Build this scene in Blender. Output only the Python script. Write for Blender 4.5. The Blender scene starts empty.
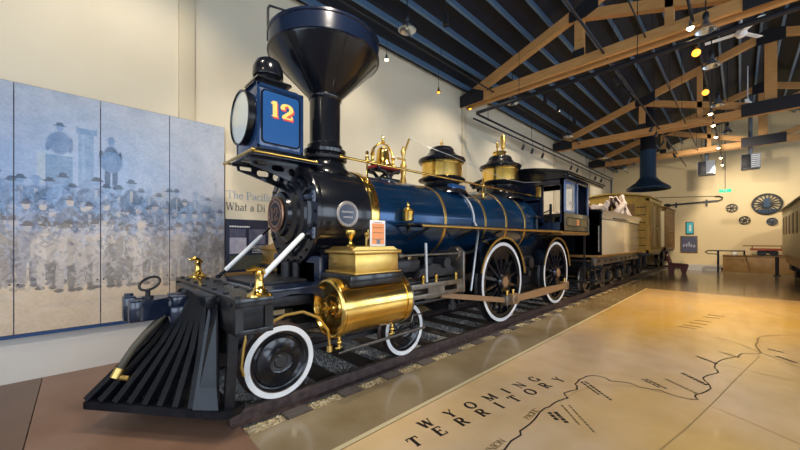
import bpy, bmesh, math, random
import numpy as np
from mathutils import Vector, Matrix
R = random.Random(7)
PI = math.pi
scn = bpy.context.scene
COL = scn.collection

# ------------------------------------------------------------------ materials
def mat(name, col, rough=.5, metal=0., coat=0., noise=None, bump=0., emit=None, es=0., spec=.5):
    m = bpy.data.materials.new(name); m.use_nodes = True
    nt = m.node_tree; b = nt.nodes['Principled BSDF']
    b.inputs['Base Color'].default_value = (*col, 1)
    b.inputs['Roughness'].default_value = rough
    b.inputs['Metallic'].default_value = metal
    b.inputs['Coat Weight'].default_value = coat
    b.inputs['Coat Roughness'].default_value = .08
    b.inputs['Specular IOR Level'].default_value = spec
    if noise:
        col2, scale, lo, hi = noise[:4]
        tc = nt.nodes.new('ShaderNodeTexCoord'); mp = nt.nodes.new('ShaderNodeMapping')
        nz = nt.nodes.new('ShaderNodeTexNoise'); cr = nt.nodes.new('ShaderNodeValToRGB')
        nz.inputs['Scale'].default_value = scale; nz.inputs['Detail'].default_value = 6
        if len(noise) > 4: mp.inputs['Scale'].default_value = noise[4]
        nt.links.new(tc.outputs['Object'], mp.inputs[0]); nt.links.new(mp.outputs[0], nz.inputs['Vector'])
        nt.links.new(nz.outputs['Fac'], cr.inputs[0])
        cr.color_ramp.elements[0].position = lo; cr.color_ramp.elements[0].color = (*col, 1)
        cr.color_ramp.elements[1].position = hi; cr.color_ramp.elements[1].color = (*col2, 1)
        nt.links.new(cr.outputs[0], b.inputs['Base Color'])
        if bump:
            bp = nt.nodes.new('ShaderNodeBump'); bp.inputs['Strength'].default_value = bump
            bp.inputs['Distance'].default_value = .01
            nt.links.new(nz.outputs['Fac'], bp.inputs['Height']); nt.links.new(bp.outputs[0], b.inputs['Normal'])
    if emit:
        b.inputs['Emission Color'].default_value = (*emit, 1); b.inputs['Emission Strength'].default_value = es
    return m

M = {}
M['black'] = mat('black gloss paint', (.006, .007, .011), .20, 0, .25, spec=.4)
M['blackm'] = mat('black satin iron', (.012, .013, .017), .38, .1, spec=.35, noise=((.03, .03, .035), 18, .4, .7))
M['pilot'] = mat('worn black wood paint', (.004, .005, .008), .26, 0, .0, spec=.32, noise=((.012, .012, .016), 9, .45, .75))
M['navy'] = mat('navy gloss paint', (.008, .015, .038), .22, .1, .4)
M['jacket'] = mat('blue planished iron', (.004, .034, .10), .20, .6, .35, noise=((.007, .055, .15), 2.5, .35, .7))
M['lampblue'] = mat('blue enamel', (.008, .08, .27), .35, .1, .4)
M['brass'] = mat('polished brass', (.80, .50, .10), .17, 1, noise=((.92, .66, .22), 5, .35, .7))
M['brassd'] = mat('satin brass', (.62, .40, .10), .34, 1, noise=((.75, .52, .18), 8, .35, .7))
M['steel'] = mat('machined steel', (.13, .115, .10), .38, .75, noise=((.22, .195, .16), 10, .4, .7))
M['rod'] = mat('bronze rod paint', (.30, .185, .10), .4, .35)
M['white'] = mat('white paint', (.80, .82, .84), .4, 0, .2)
M['pipe'] = mat('pale grey pipe', (.50, .52, .55), .35, .5)
M['red'] = mat('red enamel', (.45, .02, .02), .4)
M['redpaint'] = mat('red lettering', (.70, .06, .05), .5)
M['yellow'] = mat('yellow lettering', (.90, .62, .15), .5)
M['glass'] = mat('clouded glass', (.62, .66, .64), .12, .25, .5)
M['olive'] = mat('olive cab panel', (.10, .085, .05), .3, .1, .4)
M['timber'] = mat('fir timber', (.50, .245, .075), .55, noise=((.62, .34, .12), 6, .3, .7, (6, .6, 6)))
M['joist'] = mat('blue grey steel joist', (.10, .19, .33), .35, .3)
M['wall'] = mat('cream plaster', (.68, .60, .45), .8, noise=((.73, .65, .50), 1.3, .3, .7))
M['wallwarm'] = mat('warm cream plaster', (.76, .60, .34), .8, noise=((.80, .64, .38), 1.0, .3, .7))
M['pilaster'] = mat('cream pilaster', (.60, .52, .37), .75)
M['dado'] = mat('pale dado', (.62, .58, .54), .6, noise=((.68, .64, .58), 2, .3, .7))
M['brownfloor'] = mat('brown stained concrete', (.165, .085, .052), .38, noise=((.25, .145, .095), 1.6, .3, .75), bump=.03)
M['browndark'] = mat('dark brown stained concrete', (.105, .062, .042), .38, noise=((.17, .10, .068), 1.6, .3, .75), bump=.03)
M['concrete'] = mat('polished concrete', (.23, .17, .09), .20, 0, .2, noise=((.36, .29, .19), 1.8, .3, .75))
M['stonewarm'] = mat('warm lit ballast stone', (.36, .27, .13), .9, noise=((.70, .60, .42), 30, .4, .65))  # tan tint paints warm lamplight on the stones outside the near rail
M['bedwarm'] = mat('warm lit gravel bed', (.14, .10, .045), .9, noise=((.58, .46, .27), 60, .35, .7), bump=.8)  # bed strip outside the near rail, warm light put into its colour
M['bed'] = mat('gravel bed', (.24, .24, .25), .9, noise=((.72, .72, .73), 60, .35, .7), bump=.8)
M['stone'] = mat('ballast stone', (.42, .42, .43), .9, noise=((.82, .80, .77), 30, .4, .65))
M['tie'] = mat('creosoted tie', (.055, .045, .042), .8, noise=((.13, .105, .09), 12, .3, .7, (1, 8, 1)), bump=.3)
M['rail'] = mat('rail steel', (.07, .05, .05), .42, .6, noise=((.14, .10, .095), 14, .35, .7))
M['railtop'] = mat('rail running surface', (.30, .27, .26), .3, .9)
M['text'] = mat('black floor paint', (.015, .012, .012), .5)
M['textg'] = mat('grey lettering', (.12, .12, .13), .6)
M['textb'] = mat('pale blue lettering', (.33, .40, .50), .6)
M['faint'] = mat('faint brown line', (.20, .14, .055), .5)
M['faint2'] = mat('very faint line', (.34, .25, .11), .4)
M['dark'] = mat('dark iron', (.02, .02, .025), .5, .3)
M['conduit'] = mat('dark conduit', (.02, .023, .032), .45, .5)
M['orange'] = mat('orange card', (.85, .32, .12), .6)
M['teal'] = mat('slate blue hood', (.022, .055, .11), .35, .3)
M['boxcar'] = mat('ochre painted planks', (.36, .22, .035), .45, noise=((.50, .33, .07), 4, .3, .7, (1, 6, .6)))
M['boxcard'] = mat('brown painted planks', (.18, .095, .03), .5, noise=((.26, .15, .05), 4, .3, .7))
M['cream'] = mat('cream coach paint', (.62, .53, .33), .5)
M['tank'] = mat('tank plate with painted reflection', (.66, .60, .47), .18, .45, .3)  # pale base colour stands in for a bright wall mirrored in dark gloss
M['wood'] = mat('split log wood', (.66, .50, .40), .7, noise=((.85, .72, .60), 8, .3, .7))
M['bark'] = mat('log bark', (.14, .07, .05), .8)
M['ply'] = mat('stained plywood', (.26, .14, .04), .35, noise=((.36, .21, .08), 3, .3, .7))
M['benchred'] = mat('dark red wood', (.12, .022, .014), .4)
M['lampmetal'] = mat('spun aluminium', (.55, .60, .66), .25, .9)
M['bulb'] = mat('lit bulb', (1, .8, .5), .5, emit=(1, .72, .38), es=14)
M['bulba'] = mat('amber bulb', (1, .45, .08), .5, emit=(1, .36, .03), es=2.2)
M['exit'] = mat('green exit sign', (.02, .5, .25), .5, emit=(.03, .75, .38), es=.7)
M['screen'] = mat('teal screen', (.03, .25, .27), .4, emit=(.03, .30, .30), es=.5)
M['paper'] = mat('white paper', (.80, .78, .80), .6)
M['navyboard'] = mat('navy display board', (.012, .016, .045), .5)
M['boardimg'] = mat('lilac picture', (.35, .33, .45), .6, noise=((.5, .48, .55), 12, .35, .7))
M['boardimg2'] = mat('slate picture', (.06, .075, .14), .6, noise=((.12, .11, .16), 15, .35, .7))
M['boardgreen'] = mat('dark green picture', (.03, .045, .035), .6, noise=((.08, .07, .05), 15, .35, .7))
M['hose'] = mat('olive rubber hose', (.07, .06, .04), .5)
M['skirt'] = mat('blue strip', (.01, .05, .16), .4)
M['heater'] = mat('heater casing', (.17, .20, .25), .5, .2)
M['fan'] = mat('white fan blade', (.86, .88, .90), .5)
M['platering'] = mat('worn silver plate ring', (.36, .32, .30), .4, .7)
M['copper'] = mat('copper number plate', (.30, .16, .10), .35, .8, noise=((.42, .24, .15), 10, .35, .7))
M['plateface'] = mat('dark plate field', (.03, .028, .035), .45, .5)

def deck_mat():
    m = mat('dark blue roof deck', (.010, .014, .026), .6)
    nt = m.node_tree; b = nt.nodes['Principled BSDF']
    tc = nt.nodes.new('ShaderNodeTexCoord'); br = nt.nodes.new('ShaderNodeTexBrick')
    br.inputs['Color1'].default_value = (.004, .007, .016, 1); br.inputs['Color2'].default_value = (.006, .010, .022, 1)
    br.inputs['Mortar'].default_value = (.002, .002, .004, 1); br.inputs['Scale'].default_value = 1
    br.inputs['Mortar Size'].default_value = .012; br.inputs['Brick Width'].default_value = .6; br.inputs['Row Height'].default_value = .46
    nt.links.new(tc.outputs['Object'], br.inputs['Vector']); nt.links.new(br.outputs[0], b.inputs['Base Color'])
    return m
M['deck'] = deck_mat()

LIT_TINTS = ((9.5, .6, 3.6, .45), (5.6, -1.6, 2.0, .35), (3.3, .2, 1.3, .28), (3.5, -1.4, 1.6, .3), (12., -1.5, 3., .3))
def map_mat():
    m = mat('map print with painted light', (.6, .42, .18), .25, 0, .35)
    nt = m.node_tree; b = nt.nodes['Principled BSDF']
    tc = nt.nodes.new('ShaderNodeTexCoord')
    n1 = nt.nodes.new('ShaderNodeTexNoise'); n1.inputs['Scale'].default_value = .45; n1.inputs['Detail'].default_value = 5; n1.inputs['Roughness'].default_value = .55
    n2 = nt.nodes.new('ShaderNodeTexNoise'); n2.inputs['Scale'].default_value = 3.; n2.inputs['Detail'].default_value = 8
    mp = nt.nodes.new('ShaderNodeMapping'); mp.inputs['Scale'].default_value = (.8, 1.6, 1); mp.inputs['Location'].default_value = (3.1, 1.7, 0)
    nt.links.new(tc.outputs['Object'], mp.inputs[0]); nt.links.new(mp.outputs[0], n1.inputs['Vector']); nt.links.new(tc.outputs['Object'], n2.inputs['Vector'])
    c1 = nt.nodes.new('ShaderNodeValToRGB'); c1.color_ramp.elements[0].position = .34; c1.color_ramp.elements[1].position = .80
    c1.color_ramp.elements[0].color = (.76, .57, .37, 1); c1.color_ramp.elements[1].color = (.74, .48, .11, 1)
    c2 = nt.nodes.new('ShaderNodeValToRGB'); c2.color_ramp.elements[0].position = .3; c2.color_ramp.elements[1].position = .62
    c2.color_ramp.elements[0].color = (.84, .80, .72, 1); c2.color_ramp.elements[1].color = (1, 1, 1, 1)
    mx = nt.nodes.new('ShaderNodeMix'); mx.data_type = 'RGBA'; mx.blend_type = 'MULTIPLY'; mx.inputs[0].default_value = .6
    # print tones plus painted light: pale gloss near the lettering, warm amber away
    sp = nt.nodes.new('ShaderNodeSeparateXYZ'); nt.links.new(tc.outputs['Object'], sp.inputs[0])
    # amber patches: print colour with painted warm light, placed by hand, broken by noise
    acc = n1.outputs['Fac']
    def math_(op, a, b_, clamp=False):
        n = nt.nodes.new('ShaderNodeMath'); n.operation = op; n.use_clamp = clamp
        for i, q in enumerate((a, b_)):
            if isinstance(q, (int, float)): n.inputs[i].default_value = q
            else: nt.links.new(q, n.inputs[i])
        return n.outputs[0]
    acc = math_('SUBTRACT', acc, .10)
    for sx, sy, rad, amt in LIT_TINTS:
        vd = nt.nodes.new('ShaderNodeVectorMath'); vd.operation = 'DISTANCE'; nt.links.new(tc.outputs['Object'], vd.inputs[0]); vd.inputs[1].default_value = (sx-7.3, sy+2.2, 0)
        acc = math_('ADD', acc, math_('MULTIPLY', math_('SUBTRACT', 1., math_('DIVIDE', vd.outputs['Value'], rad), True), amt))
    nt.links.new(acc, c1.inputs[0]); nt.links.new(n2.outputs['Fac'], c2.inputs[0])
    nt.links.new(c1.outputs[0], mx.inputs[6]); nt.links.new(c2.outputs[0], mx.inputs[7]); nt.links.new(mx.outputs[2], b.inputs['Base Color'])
    return m
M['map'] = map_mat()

def vcol_mat():
    m = mat('faded photographic print', (.5, .5, .5), .55)
    nt = m.node_tree; a = nt.nodes.new('ShaderNodeVertexColor'); a.layer_name = 'print'
    nt.links.new(a.outputs['Color'], nt.nodes['Principled BSDF'].inputs['Base Color'])
    return m
M['print'] = vcol_mat()

# ------------------------------------------------------------------ mesh builder
WL = {}
class MB:
    def __init__(s): s.bm = bmesh.new()
    def face(s, pts, mi=0):
        f = s.bm.faces.new([s.bm.verts.new(p) for p in pts]); f.material_index = mi; return s
    def box(s, x0, x1, y0, y1, z0, z1, bev=0., rot=None, mi=0):
        x0, x1 = min(x0, x1), max(x0, x1); y0, y1 = min(y0, y1), max(y0, y1); z0, z1 = min(z0, z1), max(z0, z1)
        vs = [s.bm.verts.new((x, y, z)) for x in (x0, x1) for y in (y0, y1) for z in (z0, z1)]
        if rot:
            c = Vector(((x0+x1)/2, (y0+y1)/2, (z0+z1)/2))
            for v in vs: v.co = c + rot @ (v.co - c)
        fs = [s.bm.faces.new([vs[i] for i in q]) for q in ((0,1,3,2),(4,6,7,5),(0,4,5,1),(2,3,7,6),(0,2,6,4),(1,5,7,3))]
        for f in fs: f.material_index = mi
        if bev > 0:
            es = list({e for f in fs for e in f.edges})
            bmesh.ops.bevel(s.bm, geom=es, offset=bev, segments=2, affect='EDGES', profile=.5)
        return s
    def beam(s, p0, p1, w, h, up=(0, 0, 1), mi=0, bev=0.):
        p0, p1 = Vector(p0), Vector(p1); d = (p1-p0).normalized(); u = Vector(up)
        a = d.cross(u)
        if a.length < 1e-4: a = d.cross(Vector((0, 1, 0)))
        a.normalize(); b = a.cross(d).normalized()
        vs = [s.bm.verts.new(p + a*w*i/2 + b*h*j/2) for p in (p0, p1) for i, j in ((-1,-1),(1,-1),(1,1),(-1,1))]
        fs = [s.bm.faces.new([vs[i] for i in q]) for q in ((3,2,1,0),(4,5,6,7),(0,1,5,4),(1,2,6,5),(2,3,7,6),(3,0,4,7))]
        for f in fs: f.material_index = mi
        if bev > 0:
            bmesh.ops.bevel(s.bm, geom=list({e for f in fs for e in f.edges}), offset=bev, segments=2, affect='EDGES')
        return s
    def lathe(s, prof, org=(0, 0, 0), axis=(0, 0, 1), seg=32, mi=0, a0=0, a1=2*PI):
        org = Vector(org); ax = Vector(axis).normalized()
        t = Vector((1, 0, 0)) if abs(ax.x) < .9 else Vector((0, 1, 0))
        e1 = ax.cross(t).normalized(); e2 = ax.cross(e1)
        full = abs(a1-a0-2*PI) < 1e-6; n = seg if full else seg+1
        rings = []
        for r, h in prof:
            if r < 1e-5: rings.append([s.bm.verts.new(org + ax*h)])
            else: rings.append([s.bm.verts.new(org + ax*h + (e1*math.cos(a0+(a1-a0)*i/seg) + e2*math.sin(a0+(a1-a0)*i/seg))*r) for i in range(n)])
        for A, B in zip(rings, rings[1:]):
            for i in range(seg):
                j = (i+1) % n
                if len(A) == 1 and len(B) == 1: continue
                if len(A) == 1: q = (A[0], B[j], B[i])
                elif len(B) == 1: q = (A[i], A[j], B[0])
                else: q = (A[i], A[j], B[j], B[i])
                f = s.bm.faces.new(q); f.material_index = mi
        return s
    def cyl(s, p0, p1, r0, r1=None, seg=16, mi=0):
        p0, p1 = Vector(p0), Vector(p1); r1 = r0 if r1 is None else r1; L = (p1-p0).length
        return s.lathe([(0, 0), (r0, 0), (r1, L), (0, L)], p0, p1-p0, seg, mi)
    def sph(s, c, r, seg=16, mi=0, sc=(1, 1, 1)):
        k = 8; n0 = len(s.bm.verts)
        s.lathe([(r*math.sin(PI*i/k), -r*math.cos(PI*i/k)) for i in range(k+1)], (0, 0, 0), (0, 0, 1), seg, mi)
        s.bm.verts.ensure_lookup_table()
        for v in s.bm.verts[n0:]: v.co = Vector(c) + Vector((v.co.x*sc[0], v.co.y*sc[1], v.co.z*sc[2]))
        return s
    def tube(s, pts, r, seg=8, mi=0, closed=False):
        pts = [Vector(p) for p in pts]; n = len(pts); rings = []
        prev = None
        for i, p in enumerate(pts):
            if closed: d = (pts[(i+1) % n]-pts[i-1]).normalized()
            elif i == 0: d = (pts[1]-p).normalized()
            elif i == n-1: d = (p-pts[i-1]).normalized()
            else: d = ((pts[i+1]-p).normalized()+(p-pts[i-1]).normalized()).normalized()
            if prev is None:
                t = Vector((0, 0, 1)) if abs(d.z) < .9 else Vector((0, 1, 0)); a = d.cross(t).normalized()
            else: a = (prev - d*prev.dot(d)).normalized()
            prev = a; b = d.cross(a)
            rr = r[i] if isinstance(r, (list, tuple)) else r
            rings.append([s.bm.verts.new(p + (a*math.cos(2*PI*k/seg)+b*math.sin(2*PI*k/seg))*rr) for k in range(seg)])
        m = n if closed else n-1
        for i in range(m):
            A, B = rings[i], rings[(i+1) % n]
            for k in range(seg):
                f = s.bm.faces.new((A[k], A[(k+1) % seg], B[(k+1) % seg], B[k])); f.material_index = mi
        if not closed:
            for q in (rings[0][::-1], rings[-1]): s.bm.faces.new(q).material_index = mi
        return s
    def prism(s, poly, d0, d1, plane='xz', mi=0, bev=0.):
        # poly 2-D points; plane xz -> extruded along y, yz -> along x, xy -> along z
        def P(a, b, d): return {'xz': (a, d, b), 'yz': (d, a, b), 'xy': (a, b, d)}[plane]
        A = [s.bm.verts.new(P(a, b, d0)) for a, b in poly]; B = [s.bm.verts.new(P(a, b, d1)) for a, b in poly]
        n = len(A); fs = [s.bm.faces.new(A), s.bm.faces.new(B[::-1])]
        for i in range(n): fs.append(s.bm.faces.new((A[i], B[i], B[(i+1) % n], A[(i+1) % n])))
        for f in fs: f.material_index = mi
        if bev > 0:
            bmesh.ops.bevel(s.bm, geom=list({e for f in fs[:2] for e in f.edges}), offset=bev, segments=2, affect='EDGES')
        return s
    def arc(s, cx, y0, y1, cz, r0, r1, a0, a1, n=28, mi=0):
        # flat ring section in the xz plane between y0 and y1
        pts = [(cx+r1*math.cos(a0+(a1-a0)*i/n), cz+r1*math.sin(a0+(a1-a0)*i/n)) for i in range(n+1)]
        inn = [(cx+r0*math.cos(a0+(a1-a0)*i/n), cz+r0*math.sin(a0+(a1-a0)*i/n)) for i in range(n+1)]
        for i in range(n):
            s.prism([pts[i], pts[i+1], inn[i+1], inn[i]], y0, y1, 'xz', mi)
        return s
    def build(s, name, m, parent=None, loc=None, ang=35, ex=()):
        bm = s.bm
        bmesh.ops.recalc_face_normals(bm, faces=bm.faces)
        if parent is not None: o = WL[parent.name]
        elif loc is not None: o = Vector(loc)
        else:
            xs = [v.co for v in bm.verts]
            o = Vector(((min(c.x for c in xs)+max(c.x for c in xs))/2, (min(c.y for c in xs)+max(c.y for c in xs))/2, min(c.z for c in xs)))
        bmesh.ops.translate(bm, verts=bm.verts, vec=-o)
        me = bpy.data.meshes.new(name); bm.to_mesh(me); bm.free()
        for mm in (m,) + tuple(ex): me.materials.append(M[mm] if isinstance(mm, str) else mm)
        me.polygons.foreach_set('use_smooth', [True]*len(me.polygons))
        me.set_sharp_from_angle(angle=math.radians(ang))
        ob = bpy.data.objects.new(name, me); COL.objects.link(ob)
        if parent is not None: ob.parent = parent
        else: ob.location = o
        WL[ob.name] = o
        return ob

def root(name, loc, label, cat, group=None):
    o = bpy.data.objects.new(name, None); COL.objects.link(o); o.location = loc
    o.empty_display_size = .2; WL[o.name] = Vector(loc)
    o['label'] = label; o['category'] = cat
    if group: o['group'] = group
    return o
def tag(o, label, cat, group=None, kind=None):
    o['label'] = label; o['category'] = cat
    if group: o['group'] = group
    if kind: o['kind'] = kind
    return o
def struct(o): o['kind'] = 'structure'; return o
def copy_tree(o, parent=None):
    c = o.copy(); COL.objects.link(c); c.parent = parent
    WL[c.name] = WL[o.name].copy()
    for ch in list(o.children): copy_tree(ch, c)
    return c
def plab(o, t): o['label'] = t; return o

# ------------------------------------------------------------------ camera
cam = bpy.data.cameras.new('camera'); co = bpy.data.objects.new('camera', cam); COL.objects.link(co)
H = 1.62; F = 330.; U0 = 740.
th = math.atan((U0-400)/F); cT, sT = math.cos(th), math.sin(th)
cam.sensor_width = 36; cam.lens = F/800*36; cam.shift_y = 15/800.; cam.clip_start = .05; cam.clip_end = 200
fwd = Vector((cT, sT, 0)); right = Vector((sT, -cT, 0))
co.matrix_world = Matrix(((right.x, 0, -fwd.x, 0), (right.y, 0, -fwd.y, 0), (0, 1, 0, H), (0, 0, 0, 1)))
scn.camera = co

# ------------------------------------------------------------------ serif lettering from strokes
def arcp(cx, cy, rx, ry, a0, a1, n=14): return [(cx+rx*math.cos(math.radians(a0+(a1-a0)*i/n)), cy+ry*math.sin(math.radians(a0+(a1-a0)*i/n))) for i in range(n+1)]
# each glyph: width, strokes (thick 1 / thin 0 / auto 2, points), serifs (x, y, half length)
G = {
 'I': (.40, [(1, [(.2, 0), (.2, 1)])], [(.2, 0, .17), (.2, 1, .17)]),
 'T': (.86, [(1, [(.43, 0), (.43, 1)]), (0, [(.04, .97), (.82, .97)]), (0, [(.05, .97), (.05, .74)]), (0, [(.81, .97), (.81, .74)])], [(.43, 0, .19)]),
 'E': (.80, [(1, [(.17, 0), (.17, 1)]), (0, [(.05, .97), (.70, .97)]), (0, [(.17, .52), (.52, .52)]), (0, [(.05, .03), (.74, .03)]), (0, [(.70, .97), (.70, .76)]), (0, [(.74, .03), (.74, .26)]), (0, [(.52, .42), (.52, .62)])], []),
 'R': (.88, [(1, [(.17, 0), (.17, 1)]), (2, [(.17, .97), (.40, .97)]+arcp(.42, .74, .24, .23, 90, -90)+[(.17, .50)]), (1, [(.40, .50), (.76, .02)])], [(.17, 0, .15), (.10, 1, .10), (.78, 0, .09)]),
 'P': (.78, [(1, [(.17, 0), (.17, 1)]), (2, [(.17, .97), (.40, .97)]+arcp(.42, .72, .26, .25, 90, -90)+[(.17, .47)])], [(.17, 0, .15), (.10, 1, .10)]),
 'O': (.96, [(2, arcp(.48, .5, .40, .48, 0, 360, 32))], []),
 'C': (.88, [(2, arcp(.48, .5, .40, .48, 42, 318, 26)), (0, [(.79, .97), (.79, .72)])], []),
 'G': (.94, [(2, arcp(.48, .5, .40, .48, 42, 330, 26)), (0, [(.79, .97), (.79, .72)]), (1, [(.80, .02), (.80, .40)])], [(.78, .40, .15)]),
 'N': (.98, [(0, [(.15, 0), (.15, 1)]), (1, [(.13, 1), (.83, 0)]), (0, [(.83, 0), (.83, 1)])], [(.15, 0, .13), (.10, 1, .10), (.83, 1, .13)]),
 'M': (1.16, [(0, [(.15, 0), (.15, 1)]), (1, [(.15, 1), (.55, .05)]), (0, [(.55, .05), (.96, 1)]), (1, [(.98, 0), (.98, 1)])], [(.15, 0, .13), (.10, 1, .10), (.98, 0, .17), (1.03, 1, .10)]),
 'W': (1.26, [(1, [(.15, 1), (.40, 0)]), (0, [(.40, 0), (.63, .95)]), (1, [(.63, .95), (.87, 0)]), (0, [(.87, 0), (1.12, 1)])], [(.15, 1, .14), (.63, .98, .12), (1.12, 1, .12)]),
 'Y': (.92, [(1, [(.12, 1), (.46, .46)]), (0, [(.80, 1), (.46, .46)]), (1, [(.46, 0), (.46, .48)])], [(.14, 1, .14), (.80, 1, .12), (.46, 0, .17)]),
 'D': (.92, [(1, [(.17, 0), (.17, 1)]), (2, [(.08, .97), (.38, .97)]+arcp(.40, .5, .38, .47, 90, -90, 18)+[(.08, .03)])], []),
 'U': (.92, [(1, [(.17, 1), (.17, .36)]), (2, [(.17, .36)]+arcp(.46, .36, .29, .34, 180, 360, 14)), (0, [(.75, .36), (.75, 1)])], [(.17, 1, .14), (.75, 1, .13)]),
 'A': (.92, [(0, [(.12, 0), (.46, 1)]), (1, [(.46, 1), (.80, 0)]), (0, [(.24, .34), (.68, .34)])], [(.12, 0, .12), (.80, 0, .14)]),
 'F': (.76, [(1, [(.17, 0), (.17, 1)]), (0, [(.05, .97), (.70, .97)]), (0, [(.17, .52), (.52, .52)]), (0, [(.70, .97), (.70, .76)])], [(.17, 0, .15)]),
 'h': (.66, [(1, [(.14, 0), (.14, 1)]), (2, [(.14, .50)]+arcp(.33, .44, .18, .20, 160, 0)), (1, [(.51, .44), (.51, 0)])], [(.14, 0, .11), (.51, 0, .11), (.09, 1, .06)]),
 'e': (.58, [(2, arcp(.29, .32, .22, .31, 10, 325, 20)), (0, [(.08, .36), (.50, .36)])], []),
 'a': (.60, [(2, arcp(.28, .44, .17, .19, 150, 0, 10)), (1, [(.45, .44), (.46, .06), (.56, .02)]), (2, arcp(.27, .19, .18, .17, 60, 300, 14))], []),
 'c': (.54, [(2, arcp(.29, .32, .22, .31, 45, 315, 18))], []),
 'i': (.32, [(1, [(.16, 0), (.16, .62)]), (1, [(.16, .82), (.16, .94)])], [(.16, 0, .12), (.10, .62, .07)]),
 'f': (.38, [(1, [(.16, 0), (.16, .76)]), (2, arcp(.32, .76, .16, .20, 180, 70, 8)), (0, [(.02, .60), (.36, .60)])], [(.16, 0, .12)]),
 't': (.40, [(1, [(.17, .85), (.17, .12), (.24, .03), (.36, .06)]), (0, [(.03, .60), (.36, .60)])], []),
 '1': (.52, [(1, [(.26, 0), (.26, 1)]), (0, [(.26, .97), (.06, .84)])], [(.26, 0, .20)]),
 '2': (.74, [(2, arcp(.36, .70, .27, .27, 190, -20, 14)+[(.58, .55), (.12, .10)]), (1, [(.12, .62), (.12, .72)]), (0, [(.08, .07), (.68, .07)]), (0, [(.66, .07), (.66, .26)])], []),
}
def text_strokes(txt, size, spacing=.12, thick=.17, thin=.055):
    """list of 2-D quads for a line of lettering starting at the origin"""
    quads = []; x = 0
    for ch in txt:
        if ch == ' ': x += .38*size; continue
        w, st, sf = G[ch]
        for kind, pts in st:
            for (ax, ay), (bx, by) in zip(pts, pts[1:]):
                dx, dy = bx-ax, by-ay; L = math.hypot(dx, dy)
                if L < 1e-6: continue
                t = thick if kind == 1 else thin if kind == 0 else thin+(thick-thin)*(abs(dy)/L)**1.3
                nx, ny = -dy/L*t/2, dx/L*t/2; e = .015
                ex, ey = dx/L*e, dy/L*e
                if kind == 1 and abs(dx) > .05: nx, ny = t/2*1.05, 0; ex = ey = 0
                quads.append([(x+(px)*size, (py)*size) for px, py in ((ax+nx-ex, ay+ny-ey), (bx+nx+ex, by+ny+ey), (bx-nx+ex, by-ny+ey), (ax-nx-ex, ay-ny-ey))])
        for sx, sy, hl in sf:
            y0, y1 = (sy, sy+.05) if sy < .5 else (sy-.05, sy)
            quads.append([(x+px*size, py*size) for px, py in ((sx-hl, y0), (sx+hl, y0), (sx+hl, y1), (sx-hl, y1))])
        x += (w+spacing)*size
    return quads, x
def lay_text(mb, txt, size, org, ux, uy, un, h=.002, mi=0, **k):
    """extruded lettering on a plane: origin org, reading direction ux, up uy, outward un"""
    org, ux, uy, un = map(Vector, (org, ux, uy, un)); q, w = text_strokes(txt, size, **k)
    for i, p in enumerate(q):
        hh = h*(1+.02*(i % 7))
        T = [mb.bm.verts.new(org+ux*a+uy*b+un*hh) for a, b in p]; B = [mb.bm.verts.new(org+ux*a+uy*b) for a, b in p]
        mb.bm.faces.new(T).material_index = mi
        for j in range(4): mb.bm.faces.new((T[j], B[j], B[(j+1) % 4], T[(j+1) % 4])).material_index = mi
    return w
M['boxblue'] = mat('dark blue lamp box', (.008, .035, .11), .25, .2, .5)
M['bluepost'] = mat('blue grey window post', (.10, .17, .36), .35, 0, .4)
def pane_mat():
    m = mat('window pane', (.75, .82, .85), .03); b = m.node_tree.nodes['Principled BSDF']
    b.inputs['Transmission Weight'].default_value = .0; b.inputs['Alpha'].default_value = .28
    return m
M['pane'] = pane_mat()
M['benchred2'] = mat('bright red wood', (.36, .07, .03), .45)
# ================================================================== THE ROOM
YW = 5.74; XF = 25.; YR = -7.04; XB = -3.5; YC = 3.84; RY = -.65; RZ = 8.42; WZ = 6.02
def roofz(y): return WZ + (RZ-WZ)*(YW-y)/(YW-RY) if y > RY else WZ + (RZ-WZ)*(y-YR)/(RY-YR)
# floors (trench for the track between Y 2.83 and 4.86)
struct(MB().box(1.0, XF, -7.04, 2.83, -.2, 0).build('floor', 'concrete'))
struct(MB().box(1.0, XF, 4.86, YW, -.2, 0).build('floor', 'concrete'))
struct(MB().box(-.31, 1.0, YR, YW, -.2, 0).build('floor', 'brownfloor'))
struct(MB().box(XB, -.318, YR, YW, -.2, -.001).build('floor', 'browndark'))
struct(MB().box(1.0, XF, 3.04, 4.86, -.3, -.036).build('floor', 'bed'))
struct(MB().box(1.0, XF, 2.83, 3.04, -.3, -.034).build('floor', 'bedwarm'))
# walls
struct(MB().box(XB, XF, YW, YW+.2, -.2, WZ+.05).build('wall_left', 'wall'))
gp = [(YW+.2, -.2), (YW+.2, WZ), (RY, RZ+.1), (YR-.2, WZ), (YR-.2, -.2)]
struct(MB().prism(gp, XF, XF+.2, 'yz').build('wall_far', 'wallwarm'))
struct(MB().box(XB, 1.6, YW-.012, YW, 0, .53).build('trim_1', 'dado'))
struct(MB().box(XF-.02, XF, YR, YW, 0, .12).build('baseboard_far', 'dark'))
struct(MB().box(1.6, XF, YW-.02, YW, 0, .12).build('baseboard_left', 'dark'))
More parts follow.
